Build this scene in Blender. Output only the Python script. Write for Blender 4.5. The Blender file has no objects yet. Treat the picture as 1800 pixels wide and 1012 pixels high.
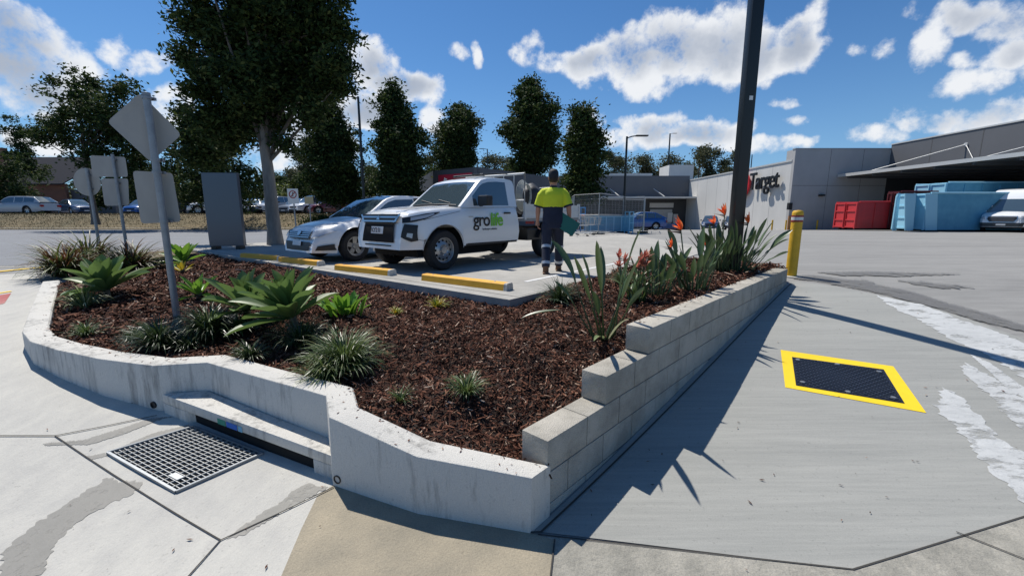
import bpy, bmesh, math, random
import numpy as np
from mathutils import Vector, Matrix
from mathutils.geometry import delaunay_2d_cdt
R = math.radians
C = bpy.context.scene.collection
SC = bpy.context.scene
PI = math.pi
# ------------------------------------------------------------------ camera
FPX = 745.0; PITCH = math.atan(129/745.0); EYE = 1.70
cam = bpy.data.objects.new('camera', bpy.data.cameras.new('camera')); C.objects.link(cam)
cam.location = (0, 0, EYE); cam.rotation_euler = (PI/2-PITCH, 0, 0)
cam.data.sensor_width = 36; cam.data.lens = 36*FPX/1800; cam.data.clip_start = .05; cam.data.clip_end = 2000
SC.camera = cam
SC.view_settings.view_transform = 'Standard'; SC.view_settings.look = 'None'
SC.view_settings.exposure = 0.07; SC.view_settings.gamma = 1
# ------------------------------------------------------------------ light
SUN_EL = R(60.3); SUN_AZ = R(-38)      # azimuth clockwise from +Y
sd = Vector((math.sin(SUN_AZ)*math.cos(SUN_EL), math.cos(SUN_AZ)*math.cos(SUN_EL), math.sin(SUN_EL)))
sl = bpy.data.lights.new('sun', 'SUN'); sl.energy = 5.0; sl.angle = R(.53); sl.color = (1, .95, .875)
so = bpy.data.objects.new('sun', sl); C.objects.link(so); so.rotation_euler = sd.to_track_quat('Z', 'Y').to_euler(); so.location = (0, 0, 30)
world = bpy.data.worlds.new("World"); SC.world = world; world.use_nodes = True

def raydir(u, v):
    x = (u-900)/FPX; c = -(v-506)/FPX
    return (x, math.cos(PITCH)+c*math.sin(PITCH), c*math.cos(PITCH)-math.sin(PITCH))
def W(u, v, z):                       # where a sight line meets the level z
    x, y, k = raydir(u, v); t = (z-EYE)/k
    return (x*t, y*t, z)
def D(u, v, Y):
    x, y, k = raydir(u, v); t = Y/y
    return (x*t, Y, EYE+k*t)

def world_nodes():
    nt = world.node_tree; N = nt.nodes; L = nt.links; N.clear()
    out = N.new('ShaderNodeOutputWorld'); bg = N.new('ShaderNodeBackground'); L.new(bg.outputs[0], out.inputs[0])
    sky = N.new('ShaderNodeTexSky'); sky.sky_type = 'NISHITA'; sky.sun_disc = False
    sky.sun_elevation = SUN_EL; sky.sun_rotation = SUN_AZ; sky.altitude = 50; sky.air_density = 1.0; sky.dust_density = .4; sky.ozone_density = 2.5
    def m(op, a, b=None, c=None, clamp=False):
        n = N.new('ShaderNodeMath'); n.operation = op; n.use_clamp = clamp
        for i, x in enumerate((a, b, c)):
            if x is None: continue
            if isinstance(x, (int, float)): n.inputs[i].default_value = x
            else: L.new(x, n.inputs[i])
        return n.outputs[0]
    geo = N.new('ShaderNodeTexCoord'); dv = geo.outputs['Generated']
    def dot(vec, a=dv):
        n = N.new('ShaderNodeVectorMath'); n.operation = 'DOT_PRODUCT'; L.new(a, n.inputs[0]); n.inputs[1].default_value = vec; return n.outputs['Value']
    # warp the direction a little so that the cloud outlines curl
    nz0 = N.new('ShaderNodeTexNoise'); nz0.inputs['Scale'].default_value = 9; nz0.inputs['Detail'].default_value = 3; L.new(dv, nz0.inputs['Vector'])
    vm = N.new('ShaderNodeVectorMath'); vm.operation = 'MULTIPLY_ADD'; L.new(nz0.outputs['Color'], vm.inputs[0]); vm.inputs[1].default_value = (.07, .07, .07)
    sb = N.new('ShaderNodeVectorMath'); sb.operation = 'ADD'; L.new(dv, sb.inputs[0]); sb.inputs[1].default_value = (-.035, -.035, -.035)
    L.new(sb.outputs[0], vm.inputs[2]); wd = vm.outputs[0]
    blobs = [(30,110,125,75),(75,165,85,45),(0,35,70,42),(130,125,34,28),(30,60,80,50),
      (205,90,36,17),(265,113,48,15),(300,185,42,26),(15,238,42,14),(85,253,44,15),(320,215,40,18),
      (655,115,44,36),(700,150,66,28),(742,168,34,16),(640,200,64,30),(765,215,28,25),(560,225,60,50),(500,280,50,25),
      (795,88,13,11),(832,95,8,10),
      (932,88,36,28),(980,106,42,22),(1040,114,52,28),(1110,110,64,42),(1190,84,88,58),(1270,88,70,62),(1335,100,50,46),(1400,72,50,46),(1425,45,32,34),(1130,148,50,18),
      (1150,222,56,28),(1225,235,70,22),(1312,256,48,13),(1080,245,30,17),(1030,218,24,24),(1300,225,20,15),
      (1375,184,26,7),(1403,216,20,8),(1405,252,30,12),
      (1636,66,38,30),(1715,22,70,19),(1785,30,60,36),(1596,33,18,12),(1488,98,17,10),(1543,95,20,13),(1785,92,46,32),(1700,150,58,22),(1795,150,26,24),(1645,203,74,22),(1745,212,80,24),(1560,236,52,14),(1690,100,22,12),
      (-250,150,200,60),(2050,120,150,70),(2300,20,200,60),(-400,-200,200,80),(1100,-500,300,120),(600,-900,260,160)]
    acc = None; acc2 = None
    for (u, v, a, b) in blobs:
        c = Vector(raydir(u, v)).normalized(); r = Vector((1, 0, 0)) - c*c.x; r.normalize(); up = r.cross(c)
        if up.z < 0: up = -up
        k = math.sqrt(FPX**2+(u-900)**2+(v-506)**2)       # px per radian about here
        ca = (u-900)/FPX; sx = a/k*math.cos(math.atan(ca)); sy = b/k
        x = m('MULTIPLY_ADD', dot(r/sx, wd), 1, -c.dot(r)/sx); y = dot(up/sy, wd)
        q = m('MULTIPLY_ADD', y, y, m('MULTIPLY', x, x))
        front = m('GREATER_THAN', dot(c), .3)
        f = m('MULTIPLY_ADD', m('SUBTRACT', 1.35, q), m('MULTIPLY', front, min(1, max(.3, math.sqrt(a*b)/42))*(.62 if 1450 < u < 1900 else 1)), m('MULTIPLY', m('SUBTRACT', 1.0, front), -4))
        acc = f if acc is None else m('SMOOTH_MAX', acc, f, .25)
        if a*b > 1300: acc2 = f if acc2 is None else m('SMOOTH_MAX', acc2, f, .3)
    nz = N.new('ShaderNodeTexNoise'); nz.inputs['Scale'].default_value = 10; nz.inputs['Detail'].default_value = 12; nz.inputs['Roughness'].default_value = .64; L.new(dv, nz.inputs['Vector'])
    nb = N.new('ShaderNodeTexNoise'); nb.inputs['Scale'].default_value = 5; nb.inputs['Detail'].default_value = 4; L.new(dv, nb.inputs['Vector'])
    nf = N.new('ShaderNodeTexNoise'); nf.inputs['Scale'].default_value = 34; nf.inputs['Detail'].default_value = 8; nf.inputs['Roughness'].default_value = .6; L.new(dv, nf.inputs['Vector'])
    dens = m('ADD', m('ADD', m('MULTIPLY', m('MINIMUM', m('MAXIMUM', acc, -2.5), .62), .62), m('MULTIPLY', m('SUBTRACT', nz.outputs[0], .5), 1.9)), m('MULTIPLY', m('SUBTRACT', nf.outputs[0], .5), 1.2))
    al = N.new('ShaderNodeMapRange'); al.interpolation_type = 'SMOOTHSTEP'; L.new(dens, al.inputs[0]); al.inputs[1].default_value = -.12; al.inputs[2].default_value = .50
    sh = N.new('ShaderNodeMapRange'); sh.interpolation_type = 'SMOOTHSTEP'; L.new(m('ADD', m('ADD', acc2, m('MULTIPLY', m('SUBTRACT', nf.outputs[0], .5), .8)), m('MULTIPLY', m('SUBTRACT', nb.outputs[0], .5), 2.2)), sh.inputs[0]); sh.inputs[1].default_value = .3; sh.inputs[2].default_value = 1.5
    cc = N.new('ShaderNodeMix'); cc.data_type = 'RGBA'; L.new(sh.outputs[0], cc.inputs[0]); cc.inputs[6].default_value = (.84, .86, .89, 1); cc.inputs[7].default_value = (.40, .45, .54, 1)
    tint = N.new('ShaderNodeMix'); tint.data_type = 'RGBA'; tint.blend_type = 'MULTIPLY'; tint.inputs[0].default_value = 1; L.new(sky.outputs[0], tint.inputs[6]); tint.inputs[7].default_value = (.039, .070, .098, 1)
    hz = N.new('ShaderNodeMix'); hz.data_type = 'RGBA'; L.new(m('MULTIPLY', m('POWER', m('SUBTRACT', 1.0, m('ABSOLUTE', dot((0,0,1))), clamp=True), 7), .72), hz.inputs[0]); L.new(tint.outputs[2], hz.inputs[6]); hz.inputs[7].default_value = (.36,.56,.80,1)
    mx = N.new('ShaderNodeMix'); mx.data_type = 'RGBA'; L.new(m('MULTIPLY', al.outputs[0], .97), mx.inputs[0]); L.new(hz.outputs[2], mx.inputs[6]); L.new(cc.outputs[2], mx.inputs[7])
    L.new(mx.outputs[2], bg.inputs[0]); bg.inputs[1].default_value = 1.0
world_nodes()

# ------------------------------------------------------------------ materials
MATS = {}
def mat(name, col, rough=.6, metal=0, var=0, scale=8, bump=0, bscale=None, stretch=None, spec=.5, coat=0, col2=None, island=None, detail=6, trans=0, soft=None, grain=0, alpha=None, ior=None):
    """principled material; var mixes towards col2 by noise in object space, island picks from a ramp per leaf/chip"""
    if name in MATS: return MATS[name]
    mt = bpy.data.materials.new(name); mt.use_nodes = True; nt = mt.node_tree; N = nt.nodes; L = nt.links
    b = N['Principled BSDF']; b.inputs['Base Color'].default_value = (*col, 1); b.inputs['Roughness'].default_value = rough; b.inputs['Metallic'].default_value = metal
    b.inputs['Specular IOR Level'].default_value = spec; b.inputs['Coat Weight'].default_value = coat; b.inputs['Coat Roughness'].default_value = .04
    tc = N.new('ShaderNodeTexCoord'); mp = N.new('ShaderNodeMapping'); L.new(tc.outputs['Object'], mp.inputs[0])
    if stretch: mp.inputs['Scale'].default_value = stretch[:3]; mp.inputs['Rotation'].default_value[2] = stretch[3] if len(stretch) > 3 else 0
    cur = None
    if island:
        g = N.new('ShaderNodeNewGeometry'); cr = N.new('ShaderNodeValToRGB'); cr.color_ramp.interpolation = 'LINEAR'
        el = cr.color_ramp.elements
        while len(el) < len(island): el.new(.5)
        for i, (p, c) in enumerate(island): el[i].position = p; el[i].color = (*c, 1)
        L.new(g.outputs['Random Per Island'], cr.inputs[0]); cur = cr.outputs[0]
    if var or col2:
        n1 = N.new('ShaderNodeTexNoise'); n1.inputs['Scale'].default_value = scale; n1.inputs['Detail'].default_value = detail; n1.inputs['Roughness'].default_value = .6; L.new(mp.outputs[0], n1.inputs['Vector'])
        n2 = N.new('ShaderNodeTexNoise'); n2.inputs['Scale'].default_value = scale*.13; n2.inputs['Detail'].default_value = 4; L.new(mp.outputs[0], n2.inputs['Vector'])
        ad = N.new('ShaderNodeMath'); ad.operation = 'MULTIPLY_ADD'; L.new(n1.outputs[0], ad.inputs[0]); ad.inputs[1].default_value = .5; 
        h = N.new('ShaderNodeMath'); h.operation = 'MULTIPLY'; L.new(n2.outputs[0], h.inputs[0]); h.inputs[1].default_value = .5; L.new(h.outputs[0], ad.inputs[2])
        mr = N.new('ShaderNodeMapRange'); L.new(ad.outputs[0], mr.inputs[0]); mr.inputs[1].default_value = .36 if soft is None else soft[0]; mr.inputs[2].default_value = .64 if soft is None else soft[1]
        mx = N.new('ShaderNodeMix'); mx.data_type = 'RGBA'; L.new(mr.outputs[0], mx.inputs[0])
        c2 = col2 or tuple(c*(1-var) for c in col)
        mx.inputs[6].default_value = (*c2, 1); mx.inputs[7].default_value = (*col, 1)
        if cur is not None:
            mm = N.new('ShaderNodeMix'); mm.data_type = 'RGBA'; mm.blend_type = 'MULTIPLY'; mm.inputs[0].default_value = .5; L.new(cur, mm.inputs[6]); L.new(mx.outputs[2], mm.inputs[7]); cur = mm.outputs[2]
        else: cur = mx.outputs[2]
    if cur is not None: L.new(cur, b.inputs['Base Color'])
    if ior: b.inputs['IOR'].default_value = ior
    if grain and cur is not None:
        ng = N.new('ShaderNodeTexNoise'); ng.inputs['Scale'].default_value = 170; ng.inputs['Detail'].default_value = 3; L.new(tc.outputs['Object'], ng.inputs['Vector'])
        ns = N.new('ShaderNodeTexNoise'); ns.inputs['Scale'].default_value = 38; ns.inputs['Detail'].default_value = 5; ns.inputs['Roughness'].default_value = .75; L.new(tc.outputs['Object'], ns.inputs['Vector'])
        g1 = N.new('ShaderNodeMapRange'); L.new(ng.outputs[0], g1.inputs[0]); g1.inputs[1].default_value = .3; g1.inputs[2].default_value = .7; g1.inputs[3].default_value = 1-grain; g1.inputs[4].default_value = 1+grain
        g2_ = N.new('ShaderNodeMapRange'); L.new(ns.outputs[0], g2_.inputs[0]); g2_.inputs[1].default_value = .27; g2_.inputs[2].default_value = .40; g2_.inputs[3].default_value = .62; g2_.inputs[4].default_value = 1
        mg = N.new('ShaderNodeMath'); mg.operation = 'MULTIPLY'; L.new(g1.outputs[0], mg.inputs[0]); L.new(g2_.outputs[0], mg.inputs[1])
        vm_ = N.new('ShaderNodeVectorMath'); vm_.operation = 'SCALE'; L.new(cur, vm_.inputs[0]); L.new(mg.outputs[0], vm_.inputs['Scale']); cur = vm_.outputs[0]; L.new(cur, b.inputs['Base Color'])
    if alpha:
        na = N.new('ShaderNodeTexNoise'); na.inputs['Scale'].default_value = alpha[0]; na.inputs['Detail'].default_value = 8; na.inputs['Roughness'].default_value = .68; L.new(mp.outputs[0], na.inputs['Vector'])
        ma = N.new('ShaderNodeMapRange'); L.new(na.outputs[0], ma.inputs[0]); ma.inputs[1].default_value = alpha[1]; ma.inputs[2].default_value = alpha[2]; ma.inputs[3].default_value = 0; ma.inputs[4].default_value = alpha[3]; L.new(ma.outputs[0], b.inputs['Alpha'])
    if bump:
        nb = N.new('ShaderNodeTexNoise'); nb.inputs['Scale'].default_value = bscale or scale*4; nb.inputs['Detail'].default_value = 5; L.new(mp.outputs[0], nb.inputs['Vector'])
        bp = N.new('ShaderNodeBump'); bp.inputs['Strength'].default_value = bump; bp.inputs['Distance'].default_value = .01; L.new(nb.outputs[0], bp.inputs['Height']); L.new(bp.outputs[0], b.inputs['Normal'])
    if trans:
        tr = N.new('ShaderNodeBsdfTranslucent'); ms = N.new('ShaderNodeMixShader'); ms.inputs[0].default_value = trans
        if cur is not None:
            hs = N.new('ShaderNodeHueSaturation'); hs.inputs['Value'].default_value = 1.8; hs.inputs['Hue'].default_value = .485; L.new(cur, hs.inputs['Color']); L.new(hs.outputs[0], tr.inputs[0])
        else: tr.inputs[0].default_value = (*[min(1, c*1.8) for c in col], 1)
        L.new(b.outputs[0], ms.inputs[1]); L.new(tr.outputs[0], ms.inputs[2]); L.new(ms.outputs[0], N['Material Output'].inputs[0])
    MATS[name] = mt; return mt
G_ = lambda g: (g, g, g)
M = dict(
 lot=mat('lot_concrete', (.285,.28,.265), .9, var=.22, scale=3, bump=.25, stretch=(.5, 4, 1), col2=(.20,.197,.187), grain=.10),
 path=mat('path_concrete', (.51,.495,.445), .9, scale=6, bump=.35, bscale=60, stretch=(1.6, .8, 1, .3), col2=(.41,.40,.37), grain=.07),
 tan=mat('tan_concrete', (.35,.30,.215), .85, scale=4, bump=.5, bscale=70, col2=(.23,.205,.155), grain=.16),
 rough=mat('rough_concrete', (.36,.34,.29), .92, scale=9, bump=.7, bscale=50, col2=(.19,.185,.16), grain=.2),
 ramp=mat('ramp_concrete', (.325,.325,.30), .8, scale=9, bump=.2, bscale=60, stretch=(.22, 4.2, 1, -.16), col2=(.255,.258,.24), grain=.08),
 slab=mat('slab_concrete', (.40,.385,.35), .9, scale=5, bump=.25, bscale=50, col2=(.29,.28,.255), grain=.1),
 road=mat('road_asphalt', (.21,.22,.235), .9, scale=5, bump=.4, bscale=80, stretch=(.4, 2, 1), col2=(.165,.17,.18), grain=.15),
 kerb=mat('kerb_concrete', (.57,.55,.50), .85, scale=9, bump=.6, bscale=45, stretch=(2.6, 2.6, .45), col2=(.30,.29,.265), grain=.10, soft=(.36,.49)),
 block=mat('block_concrete', (.45,.42,.36), .92, scale=5, bump=.9, bscale=110, col2=(.30,.28,.235), soft=(.42,.58), grain=.14),
 mortar=mat('mortar', (.16,.15,.13), .95, bump=.5, scale=20),
 dark=mat('black_paint', (.007,.009,.010), .35), blackp=mat('black_plastic', (.015,.015,.017), .5), rubber=mat('rubber', (.018,.018,.019), .8, bump=.3, scale=20),
 void=mat('shade_and_grille_black', (.006,.006,.006), .95),  # near-black: painted shade in hollows, and the truck's lower grille
 galv=mat('galvanised_steel', (.30,.32,.34), .5, .55, var=.3, scale=14), signback=mat('sign_back', (.34,.335,.315), .6, .0, var=.18, scale=6, stretch=(1,1,.4)),
 chrome=mat('chrome', (.55,.55,.55), .28, 1), steelrim=mat('rim_metal', (.42,.43,.44), .35, .8, var=.2), alloy=mat('alloy_rim', (.45,.46,.47), .3, .8),
 glass=mat('car_glass', (.06,.09,.11), .03, .15, spec=.8, coat=.6, ior=1.8), lamp=mat('lamp_glass', (.45,.47,.5), .08, coat=1), red=mat('tail_red', (.35,.01,.01), .2, coat=.6), orange=mat('orange_lamp', (.8,.3,.05), .3),
 white=mat('white_car_paint', (.78,.79,.79), .3, coat=.8), whitep=mat('white_paint', (.72,.72,.70), .5, var=.08),
 yellow=mat('yellow_paint', (.80,.46,.02), .6, var=.25, scale=9, bump=.2), yline=mat('yellow_line', (.85,.56,.02), .7, scale=12, col2=(.74,.47,.02)),
 wstop=mat('wheel_stop_yellow', (.82,.42,.03), .65, scale=10, bump=.3, col2=(.68,.33,.025), grain=.06),
 trunk=mat('tree_bark', (.17,.145,.12), .95, scale=5, bump=.8, bscale=20, stretch=(2,2,.5), col2=(.085,.07,.06)),
 plate=mat('number_plate', (.62,.62,.62), .4), letters=mat('black_letters', (.008,.008,.01), .35),
)
# ------------------------------------------------------------------ mesh helpers
class MB:
    def __init__(s): s.v = []; s.f = []; s.m = []
    def add(s, vs, fs, mi=0):
        o = len(s.v); s.v += [tuple(v) for v in vs]; s.f += [tuple(i+o for i in f) for f in fs]; s.m += [mi]*len(fs); return s
    def box(s, c, d, rz=0, mi=0, mtx=None):
        x, y, z = d[0]/2, d[1]/2, d[2]/2; cs, sn = math.cos(rz), math.sin(rz)
        vs = [(a*x, b*y, e*z) for e in (-1, 1) for a, b in ((-1,-1),(1,-1),(1,1),(-1,1))]
        if mtx is not None: vs = [mtx @ Vector(v) for v in vs]
        vs = [(c[0]+v[0]*cs-v[1]*sn, c[1]+v[0]*sn+v[1]*cs, c[2]+v[2]) for v in vs]
        return s.add(vs, [(3,2,1,0),(4,5,6,7),(0,1,5,4),(1,2,6,5),(2,3,7,6),(3,0,4,7)], mi)
    def hexa(s, a, b, mi=0):            # two quads (bottom, top)
        return s.add(list(a)+list(b), [(3,2,1,0),(4,5,6,7),(0,1,5,4),(1,2,6,5),(2,3,7,6),(3,0,4,7)], mi)
    def tube(s, pts, r, n=8, mi=0, cap=True):
        pts = [Vector(p) for p in pts]; rs = r if isinstance(r, (list, tuple)) else [r]*len(pts); o = len(s.v); vs = []
        up = Vector((0,0,1))
        for i, p in enumerate(pts):
            t = (pts[min(i+1, len(pts)-1)]-pts[max(i-1, 0)]); t = t.normalized() if t.length > 1e-9 else Vector((0,0,1))
            a = t.cross(up) if abs(t.dot(up)) < .97 else t.cross(Vector((0,1,0))); a.normalize(); b = t.cross(a)
            for k in range(n):
                th = 2*PI*(k+.5)/n; vs.append(p+(a*math.cos(th)+b*math.sin(th))*rs[i])
        fs = [(i*n+k, i*n+(k+1) % n, (i+1)*n+(k+1) % n, (i+1)*n+k) for i in range(len(pts)-1) for k in range(n)]
        if cap: fs += [tuple(range(n)), tuple((len(pts)-1)*n+k for k in reversed(range(n)))]
        return s.add(vs, fs, mi)
    def lathe(s, prof, n=24, axis='z', c=(0,0,0), mi=0):
        vs = []
        for k in range(n):
            th = 2*PI*k/n
            for (r, h) in prof:
                p = (r*math.cos(th), r*math.sin(th), h)
                if axis == 'y': p = (p[0], p[2], p[1])
                if axis == 'x': p = (p[2], p[0], p[1])
                vs.append((p[0]+c[0], p[1]+c[1], p[2]+c[2]))
        q = len(prof); return s.add(vs, [(k*q+i, ((k+1) % n)*q+i, ((k+1) % n)*q+i+1, k*q+i+1) for k in range(n) for i in range(q-1)], mi)
    def loft(s, rings, mi=0, cap=True):
        n = len(rings[0]); vs = [p for r in rings for p in r]
        fs = [(i*n+k, i*n+(k+1) % n, (i+1)*n+(k+1) % n, (i+1)*n+k) for i in range(len(rings)-1) for k in range(n)]
        if cap: fs += [tuple(reversed(range(n))), tuple((len(rings)-1)*n+k for k in range(n))]
        return s.add(vs, fs, mi)
    def prism(s, poly, h0, h1, mi=0, plane='xy'):
        n = len(poly)
        def mk(p, h): return (p[0], p[1], h) if plane == 'xy' else ((p[0], h, p[1]) if plane == 'xz' else (h, p[0], p[1]))
        return s.add([mk(p, h0) for p in poly]+[mk(p, h1) for p in poly], [tuple(range(n)), tuple(range(2*n-1, n-1, -1))]+[(i, n+i, n+(i+1) % n, (i+1) % n) for i in range(n)], mi)
    def build(s, name, mats, parent=None, smooth=None, bevel=0, fix=True):
        me = bpy.data.meshes.new(name); me.from_pydata(s.v, [], s.f)
        for m_ in (mats if isinstance(mats, (list, tuple)) else [mats]): me.materials.append(m_)
        if any(s.m): me.polygons.foreach_set('material_index', s.m)
        if fix:
            bm = bmesh.new(); bm.from_mesh(me); bmesh.ops.recalc_face_normals(bm, faces=bm.faces)
            if bevel: bmesh.ops.bevel(bm, geom=[e for e in bm.edges if len(e.link_faces) == 2 and e.calc_face_angle(0) > .5], offset=bevel, segments=2, affect='EDGES', profile=.6)
            bm.to_mesh(me); bm.free()
        if smooth is not None:
            me.polygons.foreach_set('use_smooth', [True]*len(me.polygons)); me.set_sharp_from_angle(angle=R(smooth))
        o = bpy.data.objects.new(name, me); C.objects.link(o)
        if parent is not None: o.parent = parent
        return o
def tag(o, label=None, cat=None, group=None, kind=None):
    if label: o['label'] = label
    if cat: o['category'] = cat
    if group: o['group'] = group
    if kind: o['kind'] = kind
    return o
def thing(name, label, cat, loc=(0,0,0), rz=0, group=None):
    o = bpy.data.objects.new(name, None); C.objects.link(o); o.empty_display_size = .2; o.location = loc; o.rotation_euler = (0, 0, rz)
    return tag(o, label, cat, group)
def copy_tree(o, parent=None):
    c = o.copy(); C.objects.link(c); c.parent = parent
    for ch in list(o.children): copy_tree(ch, c)
    return c
def lerp(a, b, t): return a+(b-a)*t
def sst(a, b, x):
    t = min(1, max(0, (x-a)/(b-a))); return t*t*(3-2*t)
def interp(tab, x):
    if x <= tab[0][0]: return tab[0][1]
    for (a, p), (b, q) in zip(tab, tab[1:]):
        if x <= b: return p+(q-p)*(x-a)/(b-a)
    return tab[-1][1]
# ------------------------------------------------------------------ the lie of the land
GP = [(-50,-.30),(0,-.10),(1.2,-.06),(2.05,-.015),(2.6,.035),(3.29,.128),(3.92,.222),(5,.40),(6.6,.62),(8,.694),(20,.66),(28,.60),(34,.45),(40,.27),(44,.13),(51,-.12),(70,-.75),(90,-.9),(1500,-.9)]
gx = np.linspace(-20, 100, 2401); gy = np.interp(gx, [p[0] for p in GP], [p[1] for p in GP]); kk = np.ones(9)/9
gy = np.convolve(np.pad(gy, 4, mode='edge'), kk, 'valid'); gy = np.convolve(np.pad(gy, 4, mode='edge'), kk, 'valid')
def G(X, Y):
    g = float(np.interp(Y, gx, gy))
    g += .17*sst(-.9, -5.2, X)*sst(1.5, 3.2, Y)*(1-sst(3.6, 7.0, Y))
    lf = sst(-8, -12, X)
    if lf > 0:
        g = lerp(g, max(g, .62), lf*sst(4, 8, Y)); g += lf*(sst(30.8, 35.5, Y)*(1.72-g) if Y < 35.5 else 1.72-g)
    return g
def Wg(u, v, off=0):
    z = .3
    for _ in range(40):
        p = W(u, v, z); z = lerp(z, G(p[0], p[1])+off, .5)
    return (p[0], p[1], z)
def patch(name, poly, mt, zf, step=.25, kind='structure', skirt=0, jag=0, seed=1, cell=None):
    rnd = random.Random(seed)
    if jag:
        q = []
        for i in range(len(poly)):
            a = Vector(poly[i]); b = Vector(poly[(i+1) % len(poly)]); n = max(1, int((b-a).length/(jag*1.1)))
            nn = Vector((-(b-a).y, (b-a).x)); nn = nn.normalized() if nn.length else nn
            for k in range(n): q.append(tuple(a.lerp(b, k/n)+nn*rnd.uniform(-jag, jag)*(.0 if k == 0 else 1)))
        poly = q
    vs = []; n0 = len(poly); P2 = [Vector((p[0], p[1])) for p in poly]
    for i in range(n0):
        a, b = P2[i], P2[(i+1) % n0]; k = max(1, int((b-a).length/step)); vs += [a.lerp(b, j/k) for j in range(k)]
    ne = len(vs); edges = [(i, (i+1) % ne) for i in range(ne)]
    xs = [p.x for p in P2]; ys = [p.y for p in P2]
    x = min(xs)+step/2
    def inside(px, py):
        c = False
        for i in range(n0):
            a, b = P2[i], P2[i-1]
            if (a.y > py) != (b.y > py) and px < (b.x-a.x)*(py-a.y)/(b.y-a.y)+a.x: c = not c
        return c
    while x < max(xs):
        y = min(ys)+step/2
        while y < max(ys):
            if inside(x, y): vs.append(Vector((x, y)))
            y += step
        x += step
    ov, oe, of, _, _, _ = delaunay_2d_cdt(vs, edges, [], 1, 1e-5)
    me = MB(); me.add([(p.x, p.y, zf(p.x, p.y)) for p in ov], [tuple(f) for f in of])
    if skirt:
        for i in range(ne):
            a, b = vs[i], vs[(i+1) % ne]; me.add([(a.x,a.y,zf(a.x,a.y)),(b.x,b.y,zf(b.x,b.y)),(b.x,b.y,zf(b.x,b.y)-skirt),(a.x,a.y,zf(a.x,a.y)-skirt)], [(0,1,2,3)])
    o = me.build(name, mt, fix=False)
    bm = bmesh.new(); bm.from_mesh(o.data)
    for f in bm.faces:
        if abs(f.normal.z) > .2 and f.normal.z < 0: f.normal_flip()
    bm.to_mesh(o.data); bm.free()
    if kind: o['kind'] = kind
    return o
def strip(name, pts, w, mt, zf, kind='structure', n=1):
    mb = MB(); P = [Vector(p[:2]) for p in pts]; L_ = []
    for i, p in enumerate(P):
        t = (P[min(i+1, len(P)-1)]-P[max(i-1, 0)]).normalized(); nn = Vector((-t.y, t.x)); ww = w[i] if isinstance(w, (list, tuple)) else w
        L_.append((p-nn*ww/2, p+nn*ww/2))
    vs = []; fs = []
    for i in range(len(L_)-1):
        k = max(1, int((P[i+1]-P[i]).length/.25))
        for j in range(k+(1 if i == len(L_)-2 else 0)):
            for s in (0, 1):
                q = L_[i][s].lerp(L_[i+1][s], j/k); vs.append((q.x, q.y, zf(q.x, q.y)))
    fs = [(2*i, 2*i+1, 2*i+3, 2*i+2) for i in range(len(vs)//2-1)]
    mb.add(vs, fs); o = mb.build(name, mt)
    if kind: o['kind'] = kind
    return o
# ================================================================== GROUND
def axis(lo, hi, core, fine, coarse):
    a = list(np.arange(core[0], core[1]+1e-6, fine)); s = fine; x = core[1]
    while x < hi: s = min(s*1.25, coarse); x += s; a.append(x)
    s = fine; x = core[0]
    while x > lo: s = min(s*1.25, coarse); x -= s; a.insert(0, x)
    return a
def dip(x, y):
    if not 4 < y < 13: return 0
    a = Vector((-.03,4.94)); b = Vector((-8.63,11.68)); d = (b-a); ln = d.length; d /= ln; q = Vector((x, y))-a; t_ = q.dot(d); s_ = -(q.x*d.y-q.y*d.x)
    return .25*sst(-.8, -.35, s_)*(1-sst(1.6, 2.8, s_))*sst(-.9, -.3, t_)*(1-sst(ln-.9, ln-.2, t_))
xs = axis(-900, 900, (-14, 10), .3, 60); ys = axis(-60, 1400, (-1, 38), .3, 60)
mb = MB(); nx = len(xs); mb.add([(x, y, G(x, y)-dip(x, y)) for y in ys for x in xs], [(j*nx+i, j*nx+i+1, (j+1)*nx+i+1, (j+1)*nx+i) for j in range(len(ys)-1) for i in range(nx-1)])
tag(mb.build('ground', M['lot'], smooth=60), kind='structure')
z1 = lambda x, y: G(x, y)+.006
z2 = lambda x, y: G(x, y)+.0095
z4 = lambda x, y: G(x, y)+.018
z3 = lambda x, y: G(x, y)+.013
KO = [(.105,2.05,.32),(-.54,2.19,.36),(-1.12,2.42,.48),(-1.25,2.68,.505),(-2.39,3.17,.56),(-2.78,3.13,.55),(-3.35,3.28,.553),(-3.9,3.49,.56),(-4.38,3.71,.568),(-4.78,4.0,.578),(-5.5,4.72,.63),(-6.9,6.15,.73)]
ko = [p[:2] for p in KO]
g2 = lambda u, v: Wg(u, v)[:2]
patch('footpath', ko[2:3]+[(-1.16,2.55)]+[(-1.3,2.75),(-2.4,3.3)]+ko[5:]+[(-7.3,6.5),(-8.5,7.5),(-9.0,7.35),(-12,6.6),(-12,-2.5),(-1.15,-2.5),g2(495,1012),g2(530,930),g2(558,872)], M['path'], z1, .3)
patch('stained_footpath', [ko[0],ko[1],ko[2],g2(558,872),g2(530,930),g2(495,1012),(-1.15,-2.5),(.2,-2.5),g2(968,1012),g2(975,950),(.15,2.03)], M['tan'], z1, .3)
patch('rough_pavement', [(.15,2.03),g2(975,950),g2(968,1012),(.2,-2.5),(9,-2.5),(9,3.83),(2.92,2.16),(1.68,1.82)], M['rough'], z1, .3)
patch('ramp', [(.12,2.06),(1.68,1.823),(2.92,2.163),(9,3.833),(9,5.4),g2(1800,596),g2(1700,560),g2(1620,536),g2(1545,519),g2(1470,504),g2(1400,495),(4.40,6.72)], M['ramp'], z1, .3)
M['slurry'] = mat('dried_slurry', (.56,.57,.56), .9, scale=9, col2=(.42,.43,.425), bump=.3, stretch=(.9,2.2,1,-.5), alpha=(4,.34,.47,.95), grain=.08)
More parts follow.
